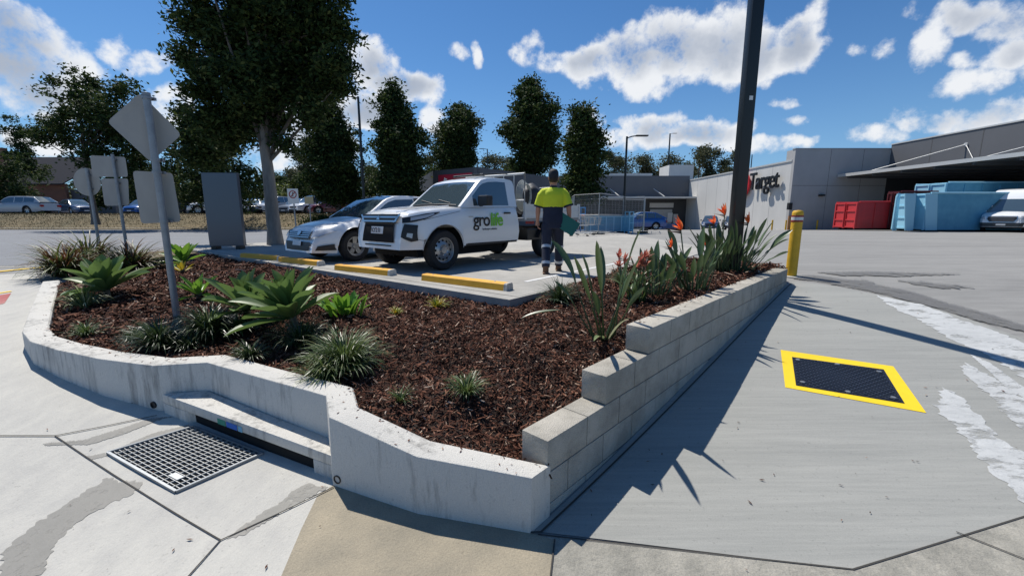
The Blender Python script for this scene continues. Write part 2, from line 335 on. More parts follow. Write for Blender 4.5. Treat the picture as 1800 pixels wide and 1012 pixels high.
M['wet'] = mat('damp_concrete', (.19,.185,.165), .6, scale=9, col2=(.25,.24,.215), alpha=(9,.26,.46,.92), grain=.1)
M['wet2'] = mat('dark_lot_stain', (.13,.13,.13), .8, scale=4, col2=(.18,.178,.17), alpha=(4,.28,.5,.85), grain=.1)
c5 = lambda l: [Wg(1300+x/2.53, 460+y/2.53)[:2] for x, y in l]
patch('slurry_patch', c5([(600,150),(690,170),(820,195),(900,225),(1000,268),(1130,310),(1265,365),(1500,450),(1500,640),(1265,530),(1210,485),(1110,425),(1000,372),(930,345),(870,305),(790,260),(700,215),(640,180)]), M['slurry'], z2, .25, jag=.03, seed=2)
patch('slurry_patch', c5([(1000,450),(1060,480),(1120,515),(1200,570),(1300,640),(1500,760),(1500,900),(1265,752),(1200,700),(1130,615),(1060,555),(985,485)]), M['slurry'], z2, .25, jag=.025, seed=3)
patch('slurry_patch', c5([(1025,415),(1110,450),(1220,530),(1290,580),(1500,720),(1500,740),(1265,610),(1180,560),(1110,490),(1040,430)]), M['slurry'], z2, .25, jag=.008, seed=5)
patch('slurry_patch', c5([(900,560),(960,585),(1030,650),(1090,720),(1150,790),(1265,850),(1400,960),(1400,1170),(1290,1110),(1190,1000),(1100,915),(1020,805),(960,745),(905,690),(855,640),(890,612)]), M['slurry'], z2, .25, jag=.025, seed=4)
patch('dark_stain', c5([(240,62),(330,62),(450,78),(640,110),(760,135),(900,180),(1060,222),(1265,285),(1500,370),(1500,405),(1265,315),(1040,262),(860,205),(700,165),(560,130),(420,105),(330,88),(235,78)]), M['wet2'], z4, .15, jag=.02, seed=6)
patch('dark_stain', c5([(330,48),(600,46),(1000,58),(700,68),(450,64)]), M['wet2'], z4, .15, jag=.03, seed=7)
patch('dark_stain', c5([(700,85),(830,92),(1060,118),(900,122),(760,100)]), M['wet2'], z4, .15, jag=.05, seed=8)
patch('dark_stain', c5([(480,85),(560,82),(600,98),(520,104)]), M['wet2'], z4, .15, jag=.04, seed=9)
c8 = lambda l: [Wg(150+x/2.582, 620+y/2.582)[:2] for x, y in l]
patch('damp_stain', c8([(-387,920),(-250,800),(-100,700),(0,635),(100,570),(170,590),(230,580),(260,600),(210,650),(100,695),(0,750),(-120,850),(-200,1012),(-387,1040)]), M['wet'], z2, .25, jag=.015, seed=10)
patch('damp_stain', c8([(640,855),(700,800),(800,735),(860,700),(930,640),(1000,600),(1105,612),(1035,650),(960,690),(850,755),(740,820)]), M['wet'], z2, .25, jag=.012, seed=11)
patch('damp_stain', c8([(-10,400),(150,350),(300,300),(420,290),(330,310),(180,370),(20,420),(-180,425),(-190,415)]), M['wet'], z2, .25, jag=.006, seed=12)
patch('damp_stain', c8([(0,475),(110,455),(300,370),(470,330),(490,342),(360,378),(200,440),(120,470),(20,490)]), M['wet'], z2, .25, jag=.006, seed=13)
M['joint'] = mat('joint_gap', (.05,.047,.042), .95)
for i, l in enumerate([[(-200,768),(0,768),(97,768)],[(97,768),(240,862),(388,952)],[(388,952),(335,1012),(250,1100)],[(388,952),(490,905),(587,858)],[(97,768),(180,752),(276,732)],[(975,950),(968,1012),(960,1100)],[(1680,937),(1800,985),(1950,1050)]]):
    strip('pavement_joint', [g2(*p) for p in l], .008, M['joint'], z3)
strip('pavement_joint', [(.14,2.035),(1.68,1.82),(2.92,2.16),(9,3.83)], .009, M['joint'], z2)
strip('wall_foot_gap', [(.10,2.045),(.16,2.05),(4.40,6.60)], .012, M['joint'], z3)
# parking slab
SE = [(-10.6,13.3),(-8.63,11.68),(-.03,4.94)]
zs = lambda x, y: .702
patch('parking_slab', SE+[(3.6,9.3),(6,12.5),(6,24),(-4,24),(-7,18)], M['slab'], zs, .8, skirt=.16)
off_ = Vector((.617,.787))*.16
strip('slab_kerb_joint', [Vector(SE[1])+off_, Vector(SE[2])+off_+Vector((.0,.05)), (3.4,9.25)], .012, M['joint'], lambda x, y: .7055)
strip('bay_line', [(.2,6.3),(2.6,9.3)], .08, M['whitep'], lambda x, y: .706)
patch('road', [(-70,7.6),(-9.7,8.35),(-10.3,9.5),(-10.6,11.5),(-9.9,14.9),(-7.2,18.5),(-6,30.3),(-70,30.3)], M['road'], z1, 1.2)
M['grass'] = mat('dry_grass_ground', (.18,.135,.07), .95, scale=1.2, col2=(.09,.075,.035), bump=.8, bscale=14)
M['dirt'] = mat('dirt', (.17,.12,.075), .95, scale=3, col2=(.09,.07,.045), bump=.8)
patch('grass_bank', [(-90,30.9),(-6.5,30.9),(-6.5,34),(-8,36),(-90,36)], M['grass'], lambda x, y: G(x, y)+.04, 1.0)
patch('upper_car_park', [(-90,36),(-8,36),(-8,60),(-90,60)], M['road'], z1, 3)
patch('tree_bed', [(-10.0,13.4),(-6.6,13.6),(-5.5,16),(-7,17.6),(-9.4,15.2)], M['dirt'], z2, .6)
patch('verge', [g2(228,447),g2(290,441),g2(350,433),(-9.9,13.6),g2(345,446),g2(285,452),g2(235,462)], M['grass'], z3, .4)
strip('road_kerb', [(-70,30.6),(-6,30.6)], .35, M['path'], lambda x, y: G(x, y)+.12)
strip('road_kerb', [(-70,7.45),(-9.5,8.2)], .15, M['path'], z2)
strip('yellow_line', [g2(-60,483),g2(0,478),g2(105,468)], .12, M['yline'], z3)
strip('yellow_line', [g2(-30,521),g2(20,513)], .07, M['yline'], z3)
M['redp'] = mat('red_tactile', (.33,.05,.05), .8, scale=8, col2=(.4,.16,.14))
patch('red_paving', [g2(-60,530),g2(20,516),g2(8,534),g2(-60,552)], M['redp'], z2, .3)
# yellow border round the cover on the ramp
q = [Wg(*p) for p in [(1372,616),(1570,645),(1628,727),(1380,682)]]; qi = [Wg(*p) for p in [(1392,629),(1553,651),(1590,711),(1399,679)]]
mb = MB(); mb.add([(p[0], p[1], z2(p[0], p[1])) for p in q+qi], [(i, (i+1) % 4, 4+(i+1) % 4, 4+i) for i in range(4)])
M['ypaint'] = mat('bright_yellow_border', (.86,.60,.01), .6, var=.1, scale=12)
tag(mb.build('yellow_border', M['ypaint']), kind='structure')
t = thing('access_cover', 'black chequered access cover framed by a bright yellow painted border', 'cover', (0,0,0))
M['cover'] = mat('cover_iron', (.022,.026,.038), .42, .3, var=.4, scale=5, bump=.2)
def bil(q, u, v): return Vector(q[0])*(1-u)*(1-v)+Vector(q[1])*u*(1-v)+Vector(q[2])*u*v+Vector(q[3])*(1-u)*v
mb = MB(); pts = [(p.x, p.y, z3(p.x, p.y)) for p in (bil(qi, a, b) for a, b in ((.0,.0),(1.0,.0),(1.0,1.0),(.0,1.0)))]; mb.add(pts, [(0,1,2,3)]); mb.build('plate', M['cover'], t)
mb = MB()
for i in range(26):
    for j in range(20):
        a, b = (i+.8)/27, (j+.8)/21; c = bil(qi, a, b); an = (PI/4 if (i+j) % 2 else -PI/4)+.4
        mb.box((c.x, c.y, z3(c.x, c.y)+.002), (.034, .009, .005), an)
mb.build('tread', mat('cover_tread', (.035,.042,.06), .35, .4), t)
for a, b in ((.06,.1),(.93,.12),(.07,.88),(.92,.9),(.5,.95),(.5,.06)):
    c = bil(qi, a, b); mb = MB(); mb.lathe([(0,.008),(.02,.008),(.022,0)], 10, c=(c.x, c.y, z3(c.x, c.y)+.001)); mb.build('lifting_eye', M['galv'], t)
# ------------------------------------------------------------------ planter kerb
def offset(poly, d):
    out = []
    for i, p in enumerate(poly):
        p = Vector(p[:2]); a = Vector(poly[max(i-1, 0)][:2]); b = Vector(poly[min(i+1, len(poly)-1)][:2])
        t1 = (p-a).normalized() if i else (b-p).normalized(); t2 = (b-p).normalized() if i < len(poly)-1 else t1
        n1 = Vector((t1.y, -t1.x)); n2 = Vector((t2.y, -t2.x)); n = (n1+n2).normalized(); out.append(p+n*d/max(.5, n.dot(n1)))
    return out
KI = offset(KO, .18); KI[0] = Vector((.215, 2.165))
def fill(P, z):                                   # subdivide for a slightly irregular cast surface
    o = []
    for i in range(len(P)-1):
        k = max(1, int((Vector(P[i][:2])-Vector(P[i+1][:2])).length/.12))
        for j in range(k): o.append(tuple(lerp(P[i][a], P[i+1][a], j/k) for a in range(3)))
    return o+[P[-1]]
rnd = random.Random(4)
mb = MB(); rings = []
for i in range(len(KO)-1):
    L0 = (Vector(KO[i][:2])-Vector(KO[i+1][:2])).length; k = max(1, int(L0/.15))
    for j in range(k+(1 if i == len(KO)-2 else 0)):
        t = j/k; o = Vector(KO[i][:2]).lerp(Vector(KO[i+1][:2]), t); n = KI[i].lerp(KI[i+1], t); z = lerp(KO[i][2], KO[i+1][2], t)+rnd.uniform(-.0015,.0015)
        b = .012; d = (n-o).normalized(); g = min(G(o.x, o.y)-.25, -.1)
        oo = o-d*0; w = (n-o).length
        rings.append([(o.x-d.x*.012, o.y-d.y*.012, g), (o.x, o.y, z-b), (o.x+d.x*b*.35, o.y+d.y*b*.35, z-b*.3), (o.x+d.x*b, o.y+d.y*b, z), (n.x-d.x*b, n.y-d.y*b, z+.002), (n.x, n.y, z-b), (n.x, n.y, g)])
mb.loft(rings)
kb = mb.build('planter_kerb', M['kerb'], smooth=28)
tag(kb, 'pale cast concrete kerb wall round the left and front of the garden bed', 'kerb')
# weep holes in the kerb face
for i, (u, v) in enumerate([(600,838),(272,716)]):
    p = Wg(u, v); mb = MB(); d = (Vector(KO[1][:2])-Vector(KO[2][:2])).normalized() if i == 0 else (Vector(KO[6][:2])-Vector(KO[5][:2])).normalized()
    n = Vector((d.y, -d.x)); n = n if n.y < 0 else -n
    base = Vector((-1.085,2.408,.075)) if i == 0 else Vector((-2.82,3.138,.225))
    ring = lambda r, off: [base+Vector((n.x,n.y,0))*off+Vector((d.x,d.y,0))*r*math.cos(a)+Vector((0,0,1))*r*math.sin(a) for a in [2*PI*k/14 for k in range(14)]]
    mb.loft([ring(.028,-.01), ring(.028,.014), ring(.021,.014), ring(.020,.006)]); 
    o = mb.build('weep_pipe', M['blackp'], kb)
    mb = MB()
# drain lintel
t = thing('drain_lintel', 'low concrete lintel over the kerb inlet behind the steel grate', 'drain', (0,0,0))
fl, fr, bl, br = Vector((-2.72,3.10,.33)), Vector((-1.135,2.462,.195)), Vector((-2.42,3.165,.335)), Vector((-1.245,2.675,.20))
T = .075
mb = MB()
def down(p, d): return (p.x, p.y, p.z-d)
mb.hexa([down(fl,T),down(fr,T),down(br,T),down(bl,T)], [fl,fr,br,bl])
o1 = mb.build('lintel_slab', M['kerb'], t, bevel=.012, smooth=30)
for a, b in ((0,.17),(.9,1)):
    A, B = fl.lerp(fr, a), fl.lerp(fr, b); Cc, Dd = bl.lerp(br, b), bl.lerp(br, a); mb = MB()
    mb.hexa([down(A,.5),down(B,.5),down(Cc,.5),down(Dd,.5)], [down(A,T-.002),down(B,T-.002),down(Cc,T-.002),down(Dd,T-.002)]); mb.build('end_block', M['kerb'], t, bevel=.01, smooth=30)
nf = Vector((fr.y-fl.y, -(fr.x-fl.x), 0)).normalized()
nf = nf if nf.y < 0 else -nf
for nm, a, b, c in (('green_decal', .37, .42, (.03,.25,.18)), ('blue_decal', .425, .49, (.02,.13,.5)), ('pale_blue_decal', .495, .52, (.2,.45,.6))):
    A, B = fl.lerp(fr, a), fl.lerp(fr, b); mb = MB(); q = [down(A,.030),down(B,.030),down(B,.072),down(A,.072)]
    mb.add([Vector(p)+nf*.003 for p in q], [(0,1,2,3)]); mb.build(nm, mat(nm, c, .5), t)
# the pit behind the lintel: solid near-black block, shade painted into the opening
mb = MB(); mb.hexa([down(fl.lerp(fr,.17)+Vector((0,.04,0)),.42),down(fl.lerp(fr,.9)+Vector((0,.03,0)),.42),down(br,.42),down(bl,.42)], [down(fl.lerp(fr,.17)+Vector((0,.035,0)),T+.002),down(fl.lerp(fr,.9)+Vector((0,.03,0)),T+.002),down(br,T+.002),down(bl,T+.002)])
mb.build('inlet_shade_block', M['void'], t)
# steel grate
gq = [Vector(Wg(*p)) for p in [(190,799),(340,753),(462,800),(310,868)]]
t = thing('drain_grate', 'galvanised steel grid grate set in the footpath beside the kerb inlet', 'grate', (0,0,0))
up = Vector((0,0,1)); mb = MB()
def gp(a, b, h=0): p = bil(gq, a, b); return Vector((p.x, p.y, G(p.x, p.y)+.009+h))
mb.add([gp(0,0,-.001),gp(1,0,-.001),gp(1,1,-.001),gp(0,1,-.001)], [(0,1,2,3)]); mb.build('pit_shade', M['void'], t)  # flat near-black sheet painting the shade below the bars
M['grate'] = mat('grate_steel', (.34,.35,.35), .5, .4, var=.25, scale=20)
def bar(mb, a, b, w, h):
    d = (b-a).normalized(); s = Vector((d.y, -d.x, 0))*w/2; v = up*h
    mb.hexa([a-s, b-s, b+s, a+s], [a-s+v, b-s+v, b+s+v, a+s+v])
mb = MB()
for k in range(1, 13): bar(mb, gp(.02, k/13), gp(.98, k/13), .006, .013)
mb.build('bearing_bar', M['grate'], t)
mb = MB()
for k in range(1, 18): bar(mb, gp(k/18, .02), gp(k/18, .98), .004, .010)
mb.build('cross_bar', M['grate'], t)
mb = MB()
for a, b in ((gp(0,0),gp(1,0)),(gp(1,0),gp(1,1)),(gp(1,1),gp(0,1)),(gp(0,1),gp(0,0))): bar(mb, a, b, .016, .016)
mb.build('frame', M['galv'], t)
mb = MB(); mb.hexa([gp(.12,.74,.006),gp(.2,.74,.006),gp(.2,.86,.006),gp(.12,.86,.006)], [gp(.12,.74,.017),gp(.2,.74,.017),gp(.2,.86,.017),gp(.12,.86,.017)]); mb.build('maker_plate', M['galv'], t)
# ------------------------------------------------------------------ block retaining wall
P1 = Vector((.1985, 2.168)); dw = Vector((.682, .7314)).normalized(); nw = Vector((-dw.y, dw.x))   # nw points into the bed
LW = 6.03; rnd = random.Random(9); mb = MB(); core = MB()
def wp(s, d, z): p = P1+dw*s+nw*d; return (p.x, p.y, z)
for k, (zt, s0) in enumerate([(.863,1.21),(.663,.61),(.463,.0),(.263,.0),(.063,.0),(-.137,0)]):
    off = 0 if k % 2 == 0 else (.2 if k > 2 else 0)
    s = s0; first = True
    bounds = [s0]; x = {0:1.21,1:.61,2:0,3:-.2,4:0,5:-.2}[k]+.4
    while x < LW-.08: bounds.append(x); x += .4
    bounds.append(LW)
    for a, b in zip(bounds, bounds[1:]):
        if G(*(P1+dw*b)) > zt+.02: continue
        e = rnd.uniform(-.0015, .0015); g = .0035; z0 = zt-.193
        x0 = a+(g if a > s0 else 0); x1 = b-(g if b < LW else 0)
        mb.hexa([wp(x0,e,z0),wp(x1,e,z0),wp(x1,.19,z0),wp(x0,.19,z0)], [wp(x0,e,zt),wp(x1,e,zt),wp(x1,.19,zt),wp(x0,.19,zt)])
    core.hexa([wp(s0+.01,.005,zt-.2),wp(LW-.01,.005,zt-.2),wp(LW-.01,.183,zt-.2),wp(s0+.01,.183,zt-.2)], [wp(s0+.01,.005,zt-.004),wp(LW-.01,.005,zt-.004),wp(LW-.01,.183,zt-.004),wp(s0+.01,.183,zt-.004)])
t = thing('block_wall', 'grey concrete block retaining wall stepping down along the garden bed beside the ramp', 'retaining wall', (0,0,0))
mb.build('blockwork', M['block'], t, bevel=.004, smooth=30); core.build('mortar', M['mortar'], t)
# ================================================================== MULCH BED
BED = [tuple(KI[0])]+[tuple(p) for p in KI[1:]]+[W(128,486,.72)[:2], W(190,470,.69)[:2], W(262,472,.68)[:2], W(345,454,.66)[:2], (-8.63,11.68), (-.03,4.94), (3.55,9.2), (4.6,8.0), tuple(P1+dw*LW+nw*.0), tuple(P1+dw*LW+nw*.18), tuple(P1+nw*.18)]
BED = [BED[0]]+BED[1:]
MC = [(0,2.3,.285),(-.5,2.4,.33),(-1.1,2.85,.45),(-2.4,3.4,.52),(-2.9,3.4,.51),(-3.9,3.8,.53),(-4.7,4.3,.54),(-6.6,6.3,.69),
 (.06,2.3,.265),(.38,2.66,.32),(.5,2.8,.44),(.85,3.15,.50),(.95,3.3,.62),(1.42,3.76,.82),(2.1,4.5,.85),(2.79,5.2,.855),(4.1,6.7,.86),
 (-8.6,11.6,.66),(-6.4,9.8,.62),(-3,7.1,.60),(-1.6,5.9,.585),(-.05,4.8,.585),(1,6.4,.72),(2.5,8.2,.74),(4.4,8,.78),
 (-1,4,.60),(-2.5,4.8,.64),(.1,3.6,.58),(-.4,3,.46),(-4.5,6,.68),(-6.5,8,.69),(2.3,5.8,.93),(3.4,6.9,.95),(1.2,4.8,.80),(.5,4.4,.66)]
MCa = np.array(MC)
def Mz(X, Y):
    d = ((MCa[:,0]-X)**2+(MCa[:,1]-Y)**2+.01)**-1.6
    return float((d*MCa[:,2]).sum()/d.sum())+.018*math.sin(X*5.1+1.3)*math.sin(Y*4.3)+.008*math.sin(X*13+Y*7)
def Wm(u, v):
    z = .6
    for _ in range(40):
        p = W(u, v, z); z = lerp(z, Mz(p[0], p[1]), .5)
    return (p[0], p[1], Mz(p[0], p[1]))
M['soil'] = mat('mulch_bed', (.040,.019,.011), .95, scale=30, col2=(.012,.008,.006), bump=1.0, bscale=60)
patch('mulch_base', BED, M['soil'], lambda x, y: Mz(x, y)-.012, .1, kind='structure', skirt=.35)
def inpoly(P, X, Y):
    c = np.zeros(len(X), bool); n = len(P)
    for i in range(n):
        ax, ay = P[i][0], P[i][1]; bx, by = P[i-1][0], P[i-1][1]
        if ay == by: continue
        m_ = ((ay > Y) != (by > Y)) & (X < (bx-ax)*(Y-ay)/(by-ay)+ax); c ^= m_
    return c
def quads_mesh(name, V4, mt, parent=None):
    n = len(V4); me = bpy.data.meshes.new(name); k = V4.shape[1]
    me.vertices.add(n*k); me.vertices.foreach_set('co', V4.reshape(-1).astype(np.float32))
    me.loops.add(n*k); me.loops.foreach_set('vertex_index', np.arange(n*k, dtype=np.int32)); me.polygons.add(n)
    me.polygons.foreach_set('loop_start', np.arange(0, n*k, k, dtype=np.int32)); me.polygons.foreach_set('loop_total', np.full(n, k, dtype=np.int32))
    me.materials.append(mt); me.update(); me.validate()
    o = bpy.data.objects.new(name, me); C.objects.link(o)
    if parent is not None: o.parent = parent
    return o
def Mz_np(X, Y):
    out = np.zeros(len(X)); s = np.zeros(len(X))
    for (a, b, c) in MC:
        d = ((a-X)**2+(b-Y)**2+.01)**-1.6; out += d*c; s += d
    return out/s+.018*np.sin(X*5.1+1.3)*np.sin(Y*4.3)+.008*np.sin(X*13+Y*7)
rs = np.random.RandomState(5)
def chips(n, near, lmin, lmax, wmin, wmax, lift):
    X = rs.uniform(-8.8, 4.6, n*6); Y = rs.uniform(2.1, 11.8, n*6)
    k = inpoly(BED, X, Y); X, Y = X[k], Y[k]
    dist = np.hypot(X, Y); p = np.clip((near/dist)**1.7, 0, 1); k = rs.rand(len(X)) < p; X, Y = X[k][:n], Y[k][:n]; n = len(X)
    sc = np.clip(np.hypot(X, Y)/near, 1, 1.9)
    Z = Mz_np(X, Y)+rs.uniform(-.010, lift, n)
    az = rs.uniform(0, 2*PI, n); el = rs.normal(0, .38, n); ro = rs.normal(0, .6, n)
    L_ = rs.uniform(lmin, lmax, n)*sc/2; w = rs.uniform(wmin, wmax, n)*sc/2
    d = np.stack([np.cos(az)*np.cos(el), np.sin(az)*np.cos(el), np.sin(el)], 1); s0 = np.stack([-np.sin(az), np.cos(az), np.zeros(n)], 1)
    u0 = np.cross(d, s0); s = s0*np.cos(ro)[:,None]+u0*np.sin(ro)[:,None]
    c = np.stack([X, Y, Z], 1); a = d*L_[:,None]; b = s*w[:,None]; tp = rs.uniform(.3, 1, n)[:,None]
    return np.stack([c-a-b*tp, c+a*.9-b, c+a*1.05+b*tp*.6, c-a*.8+b], 1)
M['chip'] = mat('mulch_chip', (.1,.05,.03), .9, spec=.15, island=[(0,(.017,.008,.006)),(.35,(.056,.023,.015)),(.68,(.125,.053,.034)),(.90,(.21,.095,.058)),(.955,(.34,.23,.165)),(1,(.48,.38,.30))])
V = np.concatenate([chips(80000, 4.0, .018, .052, .005, .014, .022), chips(12000, 4.0, .045, .10, .007, .016, .034)])
tag(quads_mesh('mulch', V, M['chip']), kind='stuff')
# ================================================================== PLANTS
class Leafy(MB):
    def leaf(s, base, az, el, length, width, bend=.8, prof=None, fold=.3, nseg=7, twist=0, mi=0, cols=3):
        """a leaf as a grid cols wide, starting at elevation el and bending over by bend radians"""
        prof = prof or (lambda t: math.sin(PI*min(1, .12+.88*t)))
        p = Vector(base); h = Vector((math.cos(az), math.sin(az), 0)); sd_ = Vector((-math.sin(az), math.cos(az), 0)); o = len(s.v); ds = length/nseg
        for i in range(nseg+1):
            t = i/nseg; e = el-bend*t*t; d = h*math.cos(e)+Vector((0,0,1))*math.sin(e); nrm = -h*math.sin(e)+Vector((0,0,1))*math.cos(e)
            tw = twist*t; a = sd_*math.cos(tw)+nrm*math.sin(tw); b = nrm*math.cos(tw)-sd_*math.sin(tw)
            w = width*max(.02, prof(t))/2
            for c in range(cols):
                q = c/(cols-1)*2-1; s.v.append(tuple(p+a*w*q+b*w*fold*abs(q)**1.3))
            p = p+d*ds
        s.f += [(o+i*cols+c, o+i*cols+c+1, o+(i+1)*cols+c+1, o+(i+1)*cols+c) for i in range(nseg) for c in range(cols-1)]; s.m += [mi]*(nseg*(cols-1))
        return p
blade = lambda t: (1-t)**.6
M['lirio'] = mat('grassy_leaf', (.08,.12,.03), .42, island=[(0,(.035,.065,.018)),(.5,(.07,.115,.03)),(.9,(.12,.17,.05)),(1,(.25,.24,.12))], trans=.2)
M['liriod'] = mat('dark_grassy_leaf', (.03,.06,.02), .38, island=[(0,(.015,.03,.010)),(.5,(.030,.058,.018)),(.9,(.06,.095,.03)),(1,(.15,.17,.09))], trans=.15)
M['pale'] = mat('variegated_leaf', (.2,.24,.12), .45, island=[(0,(.06,.10,.03)),(.5,(.16,.22,.08)),(1,(.42,.45,.28))], trans=.2)
M['gold'] = mat('golden_leaf', (.4,.32,.03), .5, island=[(0,(.10,.17,.02)),(.45,(.26,.26,.02)),(1,(.50,.30,.015))], trans=.25)
M['agave'] = mat('agave_leaf', (.12,.20,.065), .45, var=.2, scale=6, island=[(0,(.09,.17,.07)),(.5,(.17,.28,.09)),(.9,(.24,.36,.11)),(1,(.33,.36,.16))], trans=.22)
M['lime'] = mat('lime_leaf', (.12,.25,.03), .35, island=[(0,(.06,.16,.02)),(.5,(.11,.25,.03)),(1,(.20,.36,.04))], trans=.25)
M['strel'] = mat('strelitzia_leaf', (.06,.10,.045), .35, island=[(0,(.04,.075,.03)),(.6,(.07,.115,.045)),(1,(.12,.17,.06))], trans=.12)
M['stem'] = mat('flower_stem', (.10,.13,.06), .5); M['oflower'] = mat('orange_petal', (.80,.20,.03), .5, island=[(0,(.75,.13,.02)),(1,(.95,.42,.12))], trans=.25)
M['pink'] = mat('pink_petal', (.55,.14,.10), .5, island=[(0,(.30,.08,.06)),(.5,(.62,.25,.15)),(1,(.85,.50,.32))], trans=.2)
M['bronze'] = mat('bronze_leaf', (.14,.06,.025), .5, island=[(0,(.035,.03,.012)),(.3,(.10,.045,.018)),(.45,(.15,.075,.028)),(.50,(.05,.075,.02)),(.9,(.09,.12,.03)),(1,(.22,.21,.10))], trans=.2)
def tuft(u, v, rad, hgt, n, mt, label, name='grass_tuft', cat='plant', group=None, wid=.011, seed=0, pt=None):
    rd = random.Random(seed+int(u)); p = pt or Wm(u, v); L_ = Leafy()
    for i in range(n):
        az = rd.uniform(0, 2*PI); el = rd.uniform(.55, 1.5); ln = math.hypot(rad, hgt)*rd.uniform(.65, 1.25)
        b = Vector((math.cos(az), math.sin(az), 0))*rd.uniform(0, rad*.28)
        L_.leaf(b, az+rd.uniform(-.4,.4), el, ln, wid*rd.uniform(.7,1.3), rd.uniform(1.2, 2.3), blade, .15, 6, cols=2, twist=rd.uniform(-.4,.4))
    o = L_.build(name, mt, fix=False); o.location = (p[0], p[1], p[2]-.01); return tag(o, label, cat, group)
GT = 'grassy tufts in the garden bed'
tuft(606,650,.28,.23,820,M['lirio'],'large dense grassy tuft leaning over the kerb in the middle of the bed',group=GT,wid=.012)
tuft(572,668,.20,.17,260,M['lirio'],'left lobe of leaves spilling toward the kerb beside the large grassy tuft',group=GT,wid=.011,seed=3)
tuft(820,692,.13,.13,170,M['lirio'],'small lone grassy tuft near the front right of the bed',group=GT,wid=.009)
tuft(704,704,.07,.10,70,M['lirio'],'tiny sparse green tuft beside the kerb at the front of the bed',group=GT,wid=.007)
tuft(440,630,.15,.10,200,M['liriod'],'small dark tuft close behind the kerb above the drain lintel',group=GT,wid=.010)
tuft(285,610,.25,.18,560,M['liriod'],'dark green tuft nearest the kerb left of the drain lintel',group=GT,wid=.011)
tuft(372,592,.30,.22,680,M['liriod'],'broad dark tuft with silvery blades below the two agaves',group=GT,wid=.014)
tuft(420,585,.18,.20,160,M['lirio'],'tuft of broader upright blades at the foot of the left agave',group=GT,wid=.020)
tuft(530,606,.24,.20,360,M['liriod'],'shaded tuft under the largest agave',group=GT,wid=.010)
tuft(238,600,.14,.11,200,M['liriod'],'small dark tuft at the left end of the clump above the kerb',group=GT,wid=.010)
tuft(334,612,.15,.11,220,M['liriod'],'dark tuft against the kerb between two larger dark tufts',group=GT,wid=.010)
tuft(153,590,.14,.13,130,M['lirio'],'small bright tuft alone near the left end of the kerb',group=GT,wid=.010)
tuft(150,540,.24,.18,230,M['pale'],'pale variegated tuft in front of the left agave by the sign posts',group=GT,wid=.018)
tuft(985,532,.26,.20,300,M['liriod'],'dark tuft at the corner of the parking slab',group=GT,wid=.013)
tuft(768,541,.13,.11,90,M['gold'],'yellow and green tuft by the parking slab edge right of the broad lime plant',group=GT,wid=.015)
tuft(697,552,.09,.07,60,M['gold'],'smaller golden tuft between the lime plant and the yellow tuft',group=GT,wid=.014)
tuft(1310,462,.22,.20,120,M['lirio'],'thin tuft at the far right end of the bed behind the block wall',group=GT,wid=.012)
tuft(1095,500,.2,.15,150,M['lirio'],'low tuft under the salmon coloured flowers',group=GT,wid=.014)
agp = lambda t: .30+.70*math.sin(PI*min(1,(t*.95+.02)))**.7 if t < .97 else .05
def rosette(name, u, v, ln, wd, n, mt, label, stem=.1, seed=1, cat='agave', el0=1.52, el1=.22, fold=.55, bend=.18, prof=None, pt=None, group=None, tilt=0):
    rd = random.Random(seed); p = pt or Wm(u, v); t = thing(name, label, cat, (p[0], p[1], p[2]-.02), 0, group)
    if stem:
        mb = MB(); mb.tube([(0,0,-.05),(0,0,stem*.6),(.01,0,stem+.05)], [.04,.035,.03], 10); mb.build('stem', mat('agave_stem', (.16,.13,.08), .9, var=.3), t)
    t.rotation_euler = (rd.uniform(.02,.28), rd.uniform(-.3,.05), 0)
    pf = prof or (lambda t: (.42+.58*sst(0,.55,t))*(1-max(0,(t-.6)/.4)**2.2))
    for i in range(n):
        f = i/(n-1); az = i*2.39996+rd.uniform(-.45,.45); el = lerp(el0, el1, f**1.35)+rd.uniform(-.22,.22)
        l = ln*lerp(.62, 1, min(1, f*1.8))*rd.uniform(.85,1.1); L_ = Leafy()
        L_.leaf((math.cos(az)*.02, math.sin(az)*.02, stem*lerp(1,.75,f)), az, el, l, wd*lerp(.7,1,min(1,f*2))*rd.uniform(.85,1.1), bend*rd.uniform(.4,1.5)+(.15 if f > .6 else 0), pf, fold, 9, cols=5, twist=rd.uniform(-.3,.3))
        L_.build('leaf', mt, t, smooth=70, fix=False)
    return t
GA = 'fleshy rosette agaves in the garden bed'
rosette('agave_plant', 522, 590, .52, .165, 34, M['agave'], 'largest agave, tall green rosette in the middle of the bed', .26, 3, group=GA)
rosette('agave_plant', 437, 568, .45, .145, 30, M['agave'], 'agave just left of the largest one, behind the silvery tuft', .2, 8, group=GA)
rosette('agave_plant', 190, 520, .56, .175, 32, M['agave'], 'agave at the left of the bed in front of the bronze spiky plants', .12, 13, group=GA)
rosette('agave_plant', 325, 468, .46, .13, 24, M['lime'], 'agave behind the sign post at the foot of the grey sign board', .12, 17, group=GA)
rosette('agave_plant', 352, 520, .30, .07, 16, M['lime'], 'small young agave right of the front sign post', .05, 23, group=GA)
rosette('agave_plant', 322, 478, .22, .05, 12, M['gold'], 'tiny golden rosette below the agave behind the sign post', .03, 27, group=GA)
# broad lime plant: many short upright leaves
p = Wm(607, 553); t = thing('lime_leaf_plant', 'bushy plant of short glossy lime green leaves right of the largest agave', 'plant', p)
rd = random.Random(5)
for k in range(34):
    az = rd.uniform(0, 2*PI); r = rd.uniform(0, .24); L_ = Leafy(); L_.leaf((math.cos(az)*r, math.sin(az)*r*.7, 0), az+rd.uniform(-.5,.5), rd.uniform(.6,1.4), rd.uniform(.20,.32), rd.uniform(.06,.09), rd.uniform(.2,1), lambda t: (.4+.6*sst(0,.5,t))*(1-max(0,(t-.6)/.4)**2), .3, 7, cols=3)
    L_.build('leaf', M['lime'], t, smooth=70, fix=False)
